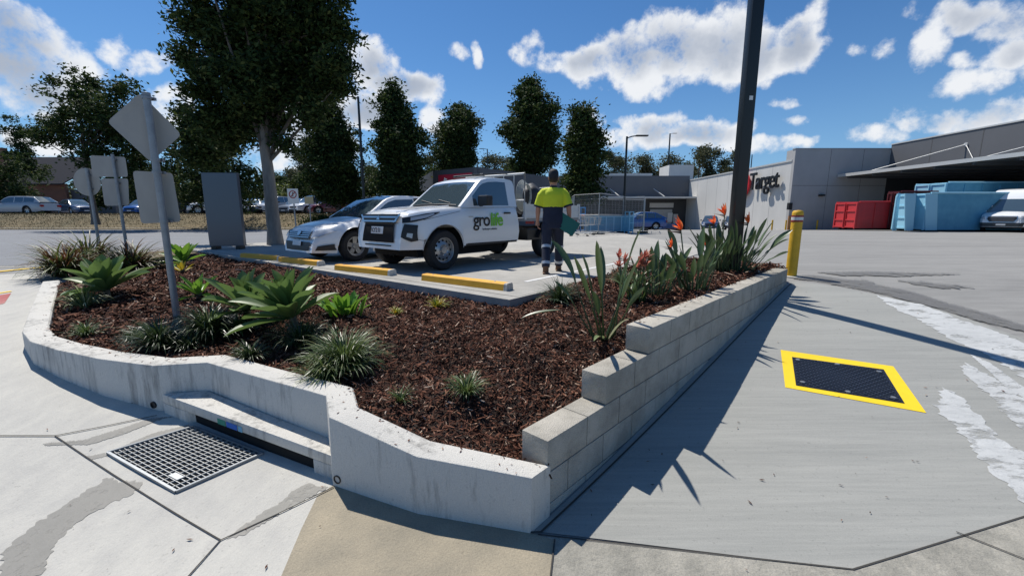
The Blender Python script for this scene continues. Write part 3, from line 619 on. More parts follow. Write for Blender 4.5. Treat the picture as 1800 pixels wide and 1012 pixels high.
# bronze spiky mass
GB = 'bronze leaved spiky plants at the left of the bed'
for i, (u, v, r, n, lab) in enumerate([(115,482,.75,330,'low bronze spiky plant spilling over the left end of the kerb'),(160,472,.85,380,'bronze spiky plant in the middle of its row before the road'),(232,474,.72,300,'olive and bronze spiky plant below the two small sign posts')]):
    p = W(u, v, .69); rd = random.Random(i+50); L_ = Leafy()
    for k in range(n):
        az = rd.uniform(0, 2*PI); L_.leaf((rd.uniform(-.12,.12), rd.uniform(-.12,.12), 0), az, rd.uniform(.35,1.3), r*rd.uniform(.6,1.2), .036*rd.uniform(.6,1.3), rd.uniform(.9,1.9), blade, .3, 7, cols=3)
    o = L_.build('bronze_plant', M['bronze'], fix=False, smooth=70); o.location = (p[0], p[1], .66); tag(o, lab, 'plant', GB)
# strelitzia clumps
padd = lambda t: math.sin(PI*min(1, t))**.7 if 0 < t < 1 else .02
def flower(t, p, az, s=1, mt=None, seed=0):
    rd = random.Random(seed); e = thing('flower', None, None); del_ = e
    L_ = Leafy(); 
    for k in range(11):
        L_.leaf((0,0,0), az+rd.uniform(-1.2,1.2), rd.uniform(.35,1.6), .13*s*rd.uniform(.7,1.2), .034*s, rd.uniform(-.3,.5), lambda t: math.sin(PI*min(1,.1+.9*t)), .5, 5, cols=3)
    bpy.data.objects.remove(e)
    o = L_.build('flower', mt or M['oflower'], t, fix=False); o.location = p
    b = Leafy(); b.leaf((0,0,-.01), az, .15, .16*s, .035*s, -.2, lambda t: 1-t, .9, 4, cols=3); b.leaf((0,0,-.01), az+.1, .0, .13*s, .04*s, -.3, lambda t: 1-t, -.9, 4, cols=3)
    b.build('bract', mat('flower_bract', (.10,.045,.03), .5), o, fix=False)
def strel(u, v, leaves, flowers, label, seed=1, n=0, h=.6, pt=None, spread=1.0):
    rd = random.Random(seed); p = pt or Wm(u, v); t = thing('strelitzia_plant', label, 'plant', (p[0], p[1], p[2]-.02), 0, 'strelitzia clumps along the block wall')
    ls = list(leaves)
    for k in range(n): ls.append((rd.uniform(0, 2*PI), rd.uniform(.9,1.5), h*rd.uniform(.5,1.15), rd.uniform(.035,.065)))
    for (az, el, ln, wd) in ls:
        pet = ln*.52; b = Vector((math.cos(az), math.sin(az), 0)); r0 = rd.uniform(.01,.09)*spread
        p0 = b*r0; d = b*math.cos(el)+Vector((0,0,1))*math.sin(el); p1 = p0+d*pet
        L_ = Leafy(); L_.tube([p0-d*.03, p0.lerp(p1,.5)+b*.0, p1+d*.01], [.010,.007,.005], 6)
        L_.leaf(p1, az, el-.02, ln*.55, wd, rd.uniform(.05,.5), padd, .45, 8, cols=5, twist=rd.uniform(-1.2,1.2)); L_.build('leaf', M['strel'], t, smooth=70, fix=False)
    for i, (x, y, z, az, s) in enumerate(flowers):
        mb = MB(); mb.tube([(x*.2,y*.2,0),(x*.7,y*.7,z*.55),(x,y,z)], [.009,.008,.007], 7); mb.build('flower_stalk', M['stem'], t, smooth=60)
        flower(t, (x, y, z), az, s, seed=seed*7+i)
    return t
def rel(u, v, p, dy=0): q = D(u, v, p[1]+dy); return (q[0]-p[0], dy, q[2]-p[2])
p = Wm(1062, 592)
t = strel(0, 0, [(PI*.95,1.22,.92,.085),(-PI*.60,.93,1.16,.05),(-PI*.66,.86,1.05,.042),(.1,1.38,.98,.062),(-PI*.44,1.0,.95,.042),(-.2,1.5,.72,.06),(PI*1.1,1.35,.75,.07),(.4,1.2,.62,.06),(PI*1.3,1.2,.5,.06),(-.6,1.1,.55,.06),(PI*.5,1.3,.8,.07),(PI*1.02,1.02,.62,.06)], [], 'sparse strelitzia with tall upright leaves at the stepped end of the block wall', 2, pt=p)
L_ = Leafy(); L_.leaf((-.03,0,0), PI*1.0, .95, .62, .012, 1.0, lambda t: 1, .2, 10); e_ = L_.leaf((-.40,0,.27), PI, -.12, .36, .06, .35, padd, .4, 8, cols=5)
L_.build('leaf', M['strel'], t, smooth=70, fix=False)
L_ = Leafy(); L_.leaf((0,-.05,0), PI*1.35, .5, .40, .05, .9, padd, .4, 8, cols=5); L_.leaf((.02,-.05,0), -.9, 1.0, .35, .04, .6, padd, .4, 8, cols=5); L_.build('leaf', M['pale'], t, smooth=70, fix=False)
p = Wm(1118, 528)
t = thing('salmon_flower_plant', 'strappy green plant with salmon coloured flower sprays beside the tall strelitzia', 'plant', p)
rd = random.Random(7)
for k in range(30):
    L_ = Leafy(); L_.leaf((rd.uniform(-.1,.1), rd.uniform(-.1,.1), 0), rd.uniform(0,2*PI), rd.uniform(.8,1.4), rd.uniform(.3,.48), .035, rd.uniform(.5,1.5), lambda t: (1-t)**.4, .4, 7); L_.build('leaf', M['lirio'] if k % 2 else M['strel'], t, smooth=70, fix=False)
for k in range(7):
    x, y, z = rd.uniform(-.22,.08), rd.uniform(-.1,.1), rd.uniform(.33,.46); mb = MB(); mb.tube([(x*.3,y*.3,0),(x*.8,y*.8,z*.6),(x,y,z)], .006, 6); mb.build('flower_stalk', M['stem'], t)
    flower(t, (x, y, z), rd.uniform(0, 6.28), .85, M['pink'], 60+k)
p = Wm(1150, 520); strel(0, 0, [(1.2,1.3,.62,.08),(.3,1.1,.60,.07),(2.0,1.4,.5,.09)], [], 'low strelitzia between the salmon flowers and the single orange flower', 31, 26, .5, pt=p, spread=2)
p = Wm(1218, 512); strel(0, 0, [(PI*.8,1.35,.72,.09),(PI*.3,1.3,.75,.1),(.1,1.1,.55,.08)], [rel(1197,402,p)+(2.6,1.25), rel(1180,432,p)+(3.4,.8)], 'strelitzia with one orange flower standing alone to the left of the others', 37, 30, .58, pt=p, spread=2)
p = Wm(1262, 474); strel(0, 0, [(PI*.75,1.1,.7,.08),(PI*.4,1.3,.7,.09)], [rel(1255,392,p)+(3.3,1.05), rel(1274,376,p)+(2.0,1.25), rel(1240,428,p)+(1.0,.8)], 'dense strelitzia carrying two orange flowers left of the tall dark pole', 41, 44, .64, pt=p, spread=2.5)
p = Wm(1296, 478); strel(0, 0, [(0,.75,.75,.10),(.1,.45,.70,.09),(PI*.5,1.45,.95,.13),(-.3,1.0,.75,.09),(.2,1.1,.8,.09)], [rel(1315,390,p)+(2.8,1.2)], 'tall strelitzia in front of the dark pole with one flower to its right', 43, 28, .7, pt=p, spread=2)
# ------------------------------------------------------------------ wheel stops
for i, (a, b, lab) in enumerate([((740.5,493),(890,512),'yellow concrete wheel stop nearest the camera, in the empty bay'),((587.5,474.6),(679,484.6),'yellow wheel stop in front of the white utility truck'),((489,460),(552,467),'yellow wheel stop in front of the white sedan'),((422,452.5),(464,456),'yellow wheel stop farthest left, beside the grey sign board')]):
    A = Vector(W(*a, .702)); B = Vector(W(*b, .702)); d = (B-A).normalized(); n = Vector((-d.y, d.x, 0)); n = n if n.y > 0 else -n; Ln = max((B-A).length, 1.45); B = A+d*Ln
    t = thing('wheel_stop', lab, 'wheel stop', (A.x, A.y, .702), 0, 'wheel stops along the parking slab edge')
    def sec(s): return [tuple(d*s+n*y+Vector((0,0,z))) for y, z in ((0,0),(.012,.085),(.03,.10),(.13,.10),(.148,.085),(.16,0))]
    mb = MB(); mb.loft([sec(.0), sec(Ln-.05)]); mb.build('painted_body', M['wstop'], t, smooth=30)
    mb = MB(); mb.loft([sec(Ln-.0499), sec(Ln)]); mb.build('bare_end', M['kerb'], t)
    for s in (.18, Ln-.25):
        mb = MB(); q = d*s+n*.08; mb.lathe([(0,.104),(.014,.104),(.018,.1)], 10, c=tuple(q)); mb.build('bolt', M['galv'], t)
# ------------------------------------------------------------------ bollard
def bollard(p, h, r, lab, name='bollard', group=None, band=True):
    t = thing(name, lab, 'bollard', p, 0, group); mb = MB()
    mb.lathe([(r,-.1),(r,h-.06),(r*.96,h-.03),(r*.75,h-.008),(0,h)], 28); mb.build('post', M['yellow'], t, smooth=40)
    if band:
        for z0, z1, m_ in ((h-.115,h-.085,'redband'),(h-.165,h-.115,'whitep'),(h-.195,h-.165,'redband')):
            mb = MB(); mb.lathe([(r+.002,z0),(r+.003,z0+.001),(r+.003,z1-.001),(r+.002,z1)], 28); mb.build('band', M[m_], t, smooth=40)
        mb = MB(); mb.lathe([(r*1.9,-.02),(r*1.9,.012),(r*1.0,.02)], 24); mb.build('collar', M['path'], t)
    return t
M['redband'] = mat('red_band', (.30,.03,.02), .5)
p = Wg(1390, 486); bollard((p[0], p[1], p[2]), 1.12, .084, 'tall yellow bollard with red and white bands at the end of the block wall')
# ------------------------------------------------------------------ road signs seen from behind
def plate(name, cs, parent, p0, mt, th=.003, rnd_=.0):
    P = [Vector(D(*c))-Vector(p0) for c in cs]; n = (P[1]-P[0]).cross(P[-1]-P[0]).normalized(); n = n if n.y > 0 else -n
    if rnd_:
        Q = []
        for i, p in enumerate(P):
            a, b = P[i-1], P[(i+1) % len(P)]
            for k in range(5):
                s = k/4; c0 = p.lerp(a, rnd_/(a-p).length); c1 = p.lerp(b, rnd_/(b-p).length); Q.append((1-s)**2*c0+2*s*(1-s)*p+s*s*c1)
        P = Q
    m_ = len(P); mb = MB(); mb.add([tuple(p) for p in P]+[tuple(p+n*th) for p in P], [tuple(range(m_)), tuple(range(2*m_-1, m_-1, -1))]+[(i, m_+i, m_+(i+1) % m_, (i+1) % m_) for i in range(m_)])
    return mb.build(name, mt, parent)
def clamp(t, z, r, y0=.0):
    mb = MB(); mb.lathe([(r,-.013),(r+.009,-.013),(r+.009,.013),(r,.013)], 16, c=(0,0,z)); mb.box((0,r+.02,z), (.09,.03,.028)); mb.build('clamp', M['galv'], t)
p = Wm(311, 556); p = (p[0], p[1], p[2]); topz = D(249,163,p[1])[2]-p[2]
t = thing('sign_post', 'tall galvanised post in the mulch carrying diamond and rectangular sign backs', 'road sign', p)
mb = MB(); mb.tube([(0,0,-.3),(0,0,topz)], .034, 18); mb.build('post', M['galv'], t, smooth=60); mb = MB(); mb.lathe([(.037,topz-.03),(.037,topz),(.0,topz+.01)], 16); mb.build('cap', M['galv'], t, smooth=40)
Y0 = p[1]+.055
plate('diamond_plate', [(188,214,Y0-.08),(246,163,Y0),(319,237,Y0+.1),(265,285,Y0)], t, p, M['signback'], rnd_=.05)
plate('rectangular_plate', [(233,300,Y0-.04),(303,304,Y0+.05),(318,390,Y0+.05),(248,393,Y0-.04)], t, p, M['signback'], rnd_=.04)
for v in (172, 281, 303, 389): clamp(t, D(255, v, p[1])[2]-p[2], .034)
def small_sign(base, Y, plates, lab, circ=None, r=.026):
    b = D(base[0], base[1], Y); z0 = .62; p = (b[0], Y, z0); t = thing('sign_post', lab, 'road sign', p)
    tz = D(base[2], base[3], Y)[2]-z0; mb = MB(); mb.tube([(0,0,-.3),(0,0,tz)], r, 14); mb.build('post', M['galv'], t, smooth=60)
    for pl in plates: plate('sign_plate', [(u, v, Y+.04) for u, v in pl], t, p, M['signback'], rnd_=.05)
    if circ:
        c = Vector(D(circ[0], circ[1], Y+.035))-Vector(p); mb = MB(); rr = circ[2]; n = 36
        a = [(c.x+rr*math.cos(2*PI*k/n), c.y, c.z+rr*math.sin(2*PI*k/n)) for k in range(n)]; mb.loft([a, [(x, y+.003, z) for x, y, z in a]]); mb.build('round_plate', M['signback'], t)
    for z in ([pl[0][1]+8 for pl in plates]+([circ[1]-12, circ[1]+12] if circ else [])): clamp(t, D(base[2], z, Y)[2]-z0, r)
small_sign((176,440,153,296), 8.6, [], 'short post with the back of a round sign, leftmost of the signs', circ=(153,320,.27))
small_sign((224,443,188,271), 8.2, [[(158,273),(220,276),(225,311),(163,311)],[(177,314),(225,314),(227,361),(184,362)]], 'post carrying the backs of two small signs one above the other, beside the round sign')
# grey sign board
t = thing('sign_board', 'dark grey blank back of a free standing sign board beside the tree trunk', 'sign board', (-8.28,12.4,.70), .12)
mb = MB(); mb.box((0,0,1.13), (.93,.16,2.06)); mb.build('cabinet', mat('board_grey', (.085,.10,.125), .28, .3, coat=.3), t, bevel=.008)
for x in (-.33,.33): mb = MB(); mb.box((x,0,.05), (.12,.3,.1)); mb.build('foot', M['dark'], t)
mb = MB(); mb.box((-.49,.02,1.0), (.03,.05,1.5)); mb.build('side_post', M['galv'], t)
# ------------------------------------------------------------------ poles
def pole(p, h, r, lab, sq=False, head=None, mt='dark', name='light_pole', group=None):
    t = thing(name, lab, 'light pole', p, 0, group); mb = MB()
    if sq: mb.box((0,0,h/2), (r*2, r*2, h)); mb.build('shaft', M[mt], t, bevel=.012, smooth=40)
    else: mb.tube([(0,0,-.2),(0,0,h)], [r, r*.7], 12); mb.build('shaft', M[mt], t, smooth=60)
    mb = MB(); mb.box((0,0,.02), (r*4.2,r*4.2,.03)); mb.build('base_plate', M['dark'], t)
    for d in (head or []):
        mb = MB(); mb.tube([(0,0,h-.1),(d*.3,0,h),(d*.55,0,h+.03)], .035, 8); mb.build('arm', M[mt], t); mb = MB(); mb.box((d*.9,0,h+.04), (.75,.28,.07)); mb.build('lamp_head', M['dark'], t, bevel=.015)
    return t
t = pole((3.27,6.25,.84), 8.5, .078, 'tall dark square light pole rising out of the planting at the right', sq=True, mt='dark', head=[1,-1])
q = D(1316,175,6.25); mb = MB(); mb.box((.01,-.0795,q[2]-.84), (.05,.002,.055)); mb.build('sticker', M['whitep'], t)
b = Wg(646,350); t = pole((D(640,352,26)[0],26,.6), D(629,170,26)[2]-.6, .09, 'dark light pole behind the white sedan with its lamp facing left', head=[-1])
P_ = 'slim light poles behind the low shop building'
pole((D(1096,380,27)[0],27,.6), D(1101,240,27)[2]-.6, .085, 'dark light pole rising behind the wire fence cage', head=[1])
pole((D(1174,300,86)[0],86,-.9), D(1175,235,86)[2]+.9, .18, 'thin light pole above the low building roof', head=[1])
pole((D(1321,285,110)[0],110,-.9), D(1323,272,110)[2]+.9, .16, 'short tip of a pole showing above the wall just right of the tall dark pole')
pole((D(857,300,70)[0],70,0), D(857,262,70)[2], .12, 'short light pole tip between two background trees', head=[-1])
# small signs near the far side of the road
def front_sign(u, v, Y, w, h, zb, lab, kind=0):
    c = D(u, v, Y); z0 = G(c[0], Y); t = thing('small_sign', lab, 'road sign', (c[0], Y, z0)); mb = MB(); mb.tube([(0,.03,-.2),(0,.03,c[2]-z0+h/2)], .035, 10); mb.build('post', M['galv'], t, smooth=60)
    mb = MB(); mb.box((0,0,c[2]-z0), (w,.01,h)); mb.build('plate', M['whitep'] if kind == 0 else mat('tan_sign', (.45,.36,.2), .6), t)
    if kind == 0:
        n = 28; cz = c[2]-z0+h*.12; R0, R1 = w*.36, w*.27
        mb = MB(); mb.add([(R*math.cos(2*PI*k/n), -.008, cz+R*math.sin(2*PI*k/n)) for R in (R0, R1) for k in range(n)], [(k, (k+1) % n, n+(k+1) % n, n+k) for k in range(n)])
        mb.build('red_ring', M['redband'], t); mb = MB(); mb.box((0,-.009,cz), (w*.07,.002,w*.42)); mb.box((w*.08,-.009,cz+w*.1), (w*.2,.002,w*.07)); mb.build('black_arrow', M['letters'], t)
        mb = MB(); mb.box((0,-.0095,cz), (w*.07,.002,w*.6), 0, 0, Matrix.Rotation(.75, 3, 'Y')); mb.build('slash', M['redband'], t)
front_sign(515, 345, 22, .55, .75, 0, 'white traffic sign with a red ring standing across the road')
front_sign(543, 352, 27, .55, .45, 0, 'small tan sign on a post to the right of the red ring sign', 1)
# ------------------------------------------------------------------ buildings
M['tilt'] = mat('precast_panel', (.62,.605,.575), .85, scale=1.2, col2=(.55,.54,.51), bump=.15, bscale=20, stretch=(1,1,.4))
M['tilt_shade'] = mat('shade_toned_precast', (.44,.43,.42), .85, scale=1.2, col2=(.38,.375,.365), bump=.15, bscale=20)  # darker copy of precast_panel, shade painted onto the camera-facing wall
M['clad'] = mat('grey_cladding', (.125,.13,.14), .7, scale=.6, col2=(.105,.11,.12)); M['clad2'] = mat('dark_cladding', (.085,.09,.10), .7, scale=.8, col2=(.07,.075,.085))
M['steel'] = mat('white_steel', (.55,.55,.53), .5, .2); M['brick'] = mat('brown_brick', (.23,.10,.06), .9, scale=6, col2=(.13,.065,.045), stretch=(1,1,3), bump=.5)
M['roofm'] = mat('roof_sheet', (.35,.36,.37), .5, .3); M['groove'] = mat('panel_joint', (.09,.09,.09), .9); M['groovel'] = mat('pale_panel_joint', (.30,.29,.27), .9)
M['shop'] = mat('dark_shopfront', (.05,.05,.052), .6, scale=1, col2=(.035,.035,.037)); M['door'] = mat('roller_door', (.42,.43,.43), .6, .2)
# main store: side wall faces left, return wall faces the camera
st = thing('store_building', 'large pale concrete store with black letters and a red ring on its side wall', 'building', (20.8,32.3,.4)); KS = 1.36
def far(o_): o_.location = (o_.location[0]*KS, o_.location[1]*KS, 1.7+(o_.location[2]-1.7)*KS); o_.scale = (KS,)*3
def W_(mb, x0, x1, y0, y1, z0, z1): mb.hexa([(x0,y0,z0),(x1,y0,z0),(x1,y1,z0),(x0,y1,z0)], [(x0,y0,z1),(x1,y0,z1),(x1,y1,z1),(x0,y1,z1)])
H1 = 5.18
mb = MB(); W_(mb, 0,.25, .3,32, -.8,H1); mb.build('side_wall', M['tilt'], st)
mb = MB(); W_(mb, -.06,.31, .27,32, H1,H1+.12); mb.build('parapet_cap', M['steel'], st)
mb = MB()
for k in range(1, 12): W_(mb, -.004,.0, .3+k*2.3,.3+k*2.3+.03, -.8,H1)
mb.build('panel_joint', M['groovel'], st)
mb = MB(); W_(mb, -.02,6.95, 0,.3, -.3,6.0); W_(mb, -.02,.28, .3,1.0, H1+.1,6.0); mb.build('front_wall', M['tilt_shade'], st)
mb = MB(); W_(mb, -.05,6.97, -.03,.33, 6.0,6.08); mb.build('coping', M['roofm'], st)
mb = MB()
for x in (2.6,5.0): W_(mb, x,x+.02, -.004,0, -.3,6.0)
W_(mb, 0,6.9, -.004,0, 3.4,3.425); mb.build('panel_line', M['groove'], st)
mb = MB(); W_(mb, .26,25, 1.0,32, H1-.3,H1-.25); mb.build('roof', M['roofm'], st)
for x, z, w, h in ((2.2,2.7,.35,.12),(-.1,1.9,.25,.5)): mb = MB(); mb.box((x,-.12,z), (w,.25,h)); mb.build('wall_fitting', M['blackp'], st)
mb = MB(); W_(mb, -.05,.3, -.06,-.0, -.1,1.2); mb.build('corner_guard', mat('corner_guard', (.5,.25,.1), .7), st)
def text(s, size, name, mt, parent, loc, rot, ext=.0, sx=1, bold=0, align='LEFT'):
    c = bpy.data.curves.new(name, 'FONT'); c.body = s; c.size = size; c.extrude = ext; c.offset = bold; c.align_x = align; c.space_character = .92
    tmp = bpy.data.objects.new('tmp', c); C.objects.link(tmp); bpy.context.view_layer.update(); dg = bpy.context.evaluated_depsgraph_get(); me = bpy.data.meshes.new_from_object(tmp.evaluated_get(dg)); bpy.data.objects.remove(tmp)
    me.materials.clear(); me.materials.append(mt); o = bpy.data.objects.new(name, me); C.objects.link(o); o.parent = parent; o.location = loc; o.rotation_euler = rot; o.scale = (sx, 1, 1); return o
# letters stand off the side wall (facing -x); reading direction is towards the camera (-y)
def WX(u, v, X):
    x, y, k = raydir(u, v); t = X/x; return (X, y*t, EYE+k*t)
a = WX(1319,333,20.6); b_ = WX(1371,325,20.6); hh = WX(1319,314,20.6)
txt = text('Target', 2.1, 'letters', M['letters'], st, (-.3, a[1]-32.3, a[2]-.4-.05), (PI/2, 0, -PI/2), .06, 1, .012)
w_ = max(v.co.x for v in txt.data.vertices); txt.scale = ((a[1]-b_[1])/w_, .95, 1)
cy = WX(1307,326,20.6); n = 40
for R0, R1, mt_, nm in ((1.05,.72,mat('ring_red', (.62,.02,.03), .4),'red_ring'),(.34,.0,MATS['ring_red'],'red_dot'),(.72,.345,M['whitep'],'white_disc')):
    mb = MB(); X0 = -.32; X1 = -.16
    for (Rr, Xx) in ((R0,X0),(R1,X0),(R1,X1),(R0,X1)): mb.v += [(Xx, cy[1]-32.3+Rr*math.cos(2*PI*k/n), cy[2]-.4+Rr*math.sin(2*PI*k/n)) for k in range(n)]
    for j in range(4): mb.f += [(j*n+k, j*n+(k+1) % n, ((j+1) % 4)*n+(k+1) % n, ((j+1) % 4)*n+k) for k in range(n)]; mb.m += [0]*n
    mb.build(nm, mt_, st, smooth=40)
far(st)
# loading dock
ld = thing('loading_dock', 'dark grey clad warehouse with a long steel awning over its loading bays', 'building', (27.75,32.3,.4))
mb = MB(); W_(mb, 0,.3, -32,-.002, 4.4,6.28); W_(mb, 0,.3, -32,0, 6.28,6.3); mb.build('upper_wall', M['clad'], ld)
mb = MB(); W_(mb, -.04,.34, -32,-.0, 6.3,6.38); mb.build('coping', M['steel'], ld)
mb = MB()
for k in range(1, 10): W_(mb, -.005,0, -k*3.1,-k*3.1+.05, 4.4,6.3)
mb.build('panel_line', M['groove'], ld)
mb = MB(); W_(mb, 9.2,9.5, -32,0, -.4,4.4); W_(mb, -.02,9.2, -.05,-.004, -.4,4.395); mb.build('recessed_wall', M['shop'], ld)
for k in range(5): mb = MB(); W_(mb, 9.1,9.19, -4.2-k*5.6,-1.2-k*5.6, -.3,3.2); mb.build('roller_door', mat('dock_door', (.09,.09,.095), .6), ld)
M['under'] = mat('awning_underside', (.16,.15,.14), .7, scale=2, col2=(.10,.095,.09))
mb = MB(); mb.hexa([(-3.7,-30,4.02),(9.2,-30,4.02),(9.2,.0,4.02),(-3.7,-.2,4.02)], [(-3.7,-30,4.16),(9.2,-30,4.3),(9.2,.0,4.3),(-3.7,-.2,4.16)]); mb.build('awning', M['under'], ld)
mb = MB(); W_(mb, -3.78,-3.7, -30,-.15, 4.0,4.2); W_(mb, -3.7,-.1, -.2,-.12, 4.0,4.2); mb.build('awning_fascia', M['steel'], ld)
mb = MB()
for k in range(14): W_(mb, -3.6,9.1, -1-k*2.1,-.88-k*2.1, 3.86,4.018)
mb.build('awning_beam', M['clad2'], ld)
for y in (-5.3,-12.5,-19.7):
    mb = MB(); mb.tube([(-3.1,y+3.4,4.2),(-.02,y,5.5)], .035, 8); mb.tube([(-.5,y-1.2,4.25),(-.02,y,5.5)], .02, 8); mb.lathe([(0,0),(.12,0),(.12,.06),(0,.06)], 12, axis='x', c=(-.06,y,5.5)); mb.build('stay_rod', M['steel'], ld)
for y in (-9.5,-22): mb = MB(); mb.tube([(-.6,y,-.2),(-.2,y,4.0)], .07, 8); mb.build('prop', M['steel'], ld)
far(ld)
# back shop building, facing the camera
bs = thing('shop_building', 'low dark grey shop building with a pale canopy edge across the back of the lot', 'building', (9.0,51,.05))
mb = MB(); W_(mb, -3.5,11.78, 0,.3, 3.65,6.1); mb.build('parapet', M['clad'], bs)
mb = MB(); W_(mb, -3.5,11.78, .5,.8, -.3,3.6); mb.build('shopfront', M['shop'], bs)
mb = MB(); W_(mb, -3.5,11.9, -2.2,.5, 3.45,3.64); mb.build('canopy', M['steel'], bs)
mb = MB(); W_(mb, -3.5,11.7, .3,9, 5.6,5.7); mb.build('roof', M['roofm'], bs)
mb = MB(); W_(mb, -.2,8.3, 3,7, 5.7,6.65); mb.build('roof_plant', M['tilt'], bs)
mb = MB(); W_(mb, 10.2,13.2, 2.5,6, 5.2,7.6); mb.build('roof_box', M['tilt'], bs)
X0 = D(1145,370,51)[0]-9; X1 = D(1184,370,51)[0]-9
mb = MB(); W_(mb, X0,X1, .42,.5, -.1,2.25); mb.build('roller_door', M['door'], bs)
mb = MB(); W_(mb, X0-.1,X1+.1, .38,.5, 2.45,3.0); mb.build('sign_strip', M['tilt'], bs)
for u, z, w, h, c in ((1160,1.3,1.0,1.1,'whitep'),(1170,1.0,.9,1.4,'tilt'),):
    x = D(u+5,370,51)[0]-9+1.0; mb = MB(); mb.box((x,.3,z), (w*.6,.08,h)); mb.build('notice_board', M[c], bs)
for x in (2.5, 7.6): mb = MB(); mb.tube([(x,-.1,4.6),(x+.8,-1.6,3.66)], .05, 6); mb.build('canopy_stay', M['steel'], bs)
far(bs)
# angled shop with a red sign
A = Vector((-2.4,30,0)); B = Vector((5.6,40.9,0)); L0 = Vector((-5.9,32.6,0)); H = 4.3
rb = thing('corner_shop', 'angled dark grey shop with a red sign panel behind the utility truck', 'building', (A.x,A.y,.6))
def wall(a, b, z0, z1, th, nm, mt, par, out=0):
    d = (b-a).normalized(); n = Vector((-d.y, d.x, 0)); n = n if n.y > 0 else -n; a = a-A-n*out; b = b-A-n*out; mb = MB()
    mb.hexa([(a.x,a.y,z0),(b.x,b.y,z0),(b.x+n.x*th,b.y+n.y*th,z0),(a.x+n.x*th,a.y+n.y*th,z0)], [(a.x,a.y,z1),(b.x,b.y,z1),(b.x+n.x*th,b.y+n.y*th,z1),(a.x+n.x*th,a.y+n.y*th,z1)]); return mb.build(nm, mt, par)
wall(A, B, -.7, H, .3, 'right_wall', M['clad'], rb); wall(L0, A, -.7, H-.002, .3, 'left_wall', M['clad2'], rb)
wall(L0, Vector((-8.5,40,0)), -.7, H-.004, .3, 'rear_wall', M['clad2'], rb)
wall(L0.lerp(A,.14), L0.lerp(A,.90), 2.75, 3.95, .04, 'red_sign', mat('red_sign_panel', (.50,.02,.05), .5), rb, out=.05)
d = (A-L0).normalized(); n = Vector((d.y,-d.x,0)); n = n if n.y < 0 else -n
for s, w, h in ((.30,.3,.8),(.36,.16,.5),(.72,.35,.35)):
    q = L0.lerp(A, s)-A+n*.11; mb = MB(); mb.box((q.x,q.y,3.0+h/2-.1), (w,.02,h), math.atan2(d.y,d.x), 0, Matrix.Rotation(.35 if h > .4 else 0, 3, 'Y')); mb.build('white_mark', M['whitep'], rb)
mb = MB(); a = A-A; mb.add([(L0.x-A.x+.2,L0.y-A.y+.3,H-.15),(0,.4,H-.15),(B.x-A.x,B.y-A.y+.2,H-.15),(B.x-A.x-1,B.y-A.y+8,H-.15),(L0.x-A.x-2,L0.y-A.y+9,H-.15)], [(0,1,2,3,4)]); mb.build('roof', M['roofm'], rb)
# brick building at the far left
X0 = D(40,330,62)[0]; X1 = D(140,330,62)[0]; bb = thing('brick_building', 'brown brick building with a dark pitched roof behind the silver wagon', 'building', (X0,60,1.7))
w = X1-X0
mb = MB(); W_(mb, -14,w, 0,.4, -.5,4.2); mb.build('brick_wall', M['brick'], bb)
mb = MB(); mb.hexa([(-14.4,-.6,4.0),(w+.3,-.6,4.0),(w+.3,7,8.4),(-14.4,7,8.4)], [(-14.4,-.6,4.15),(w+.3,-.6,4.15),(w+.3,7,8.6),(-14.4,7,8.6)]); mb.build('roof', mat('dark_roof', (.02,.022,.03), .9, spec=.1), bb)
mb = MB(); W_(mb, w+.05,w+6, .6,1, -.5,3.4); mb.build('dark_annex', M['clad2'], bb)
mb = MB(); W_(mb, .3,1.5, -.9,-.3, 4,8.8); mb.build('chimney', M['brick'], bb)
# ------------------------------------------------------------------ skips
def skip(p, L_, Wd, Hh, mt, mtd, lab, rz=0, doors='left', group='hook lift skips in front of the loading dock', flare=0, ribs=True):
    t = thing('skip_bin', lab, 'skip', p, rz, group); mb = MB()
    for y in (0, Wd-.06): mb.hexa([(0,y,.12),(L_,y,.12),(L_,y+.06,.12),(0,y+.06,.12)], [(-flare,y,Hh),(L_+flare,y,Hh),(L_+flare,y+.06,Hh),(-flare,y+.06,Hh)])
    mb.hexa([(L_-.06,.06,.12),(L_,.06,.12),(L_,Wd-.06,.12),(L_-.06,Wd-.06,.12)], [(L_-.06+flare,.06,Hh-.01),(L_+flare,.06,Hh-.01),(L_+flare,Wd-.06,Hh-.01),(L_-.06+flare,Wd-.06,Hh-.01)])
    mb.box((L_/2,Wd/2,.15), (L_-.1,Wd-.14,.06)); mb.build('shell', mt, t)
    mb = MB(); mb.tube([(-flare,-.02,Hh),(L_+flare,-.02,Hh)], .06, 8); mb.tube([(-flare,Wd,Hh),(L_+flare,Wd,Hh)], .06, 8); mb.build('top_rail', mtd, t)
    if ribs:
        mb = MB(); k = 1.2
        while k < L_-.3: mb.box((k,-.025,Hh/2), (.09,.05,Hh-.25)); k += 1.25
        mb.build('side_rib', mt, t)
    mb = MB(); mb.box((L_/2,.35,.05), (L_-.2,.12,.14)); mb.box((L_/2,Wd-.35,.05), (L_-.2,.12,.14)); mb.build('runner', M['dark'], t)
    # door at the near end with bracing
    for s0, s1 in ((.02, Wd/2-.01), (Wd/2+.01, Wd-.02)):
        mb = MB(); mb.box((-.03,(s0+s1)/2,Hh/2+.06), (.05,s1-s0,Hh-.15))
        for z in (.22,Hh*.36,Hh*.68,Hh-.1): mb.box((-.08,(s0+s1)/2,z), (.06,s1-s0-.04,.09))
        for y in (s0+.06,s1-.06): mb.box((-.085,y,Hh/2), (.07,.09,Hh-.2))
        mb.build('door', mtd, t)
    mb = MB(); mb.tube([(-.16,Wd/2,.2),(-.16,Wd/2,Hh-.1)], .03, 8); mb.build('lock_bar', mtd, t)
    return t
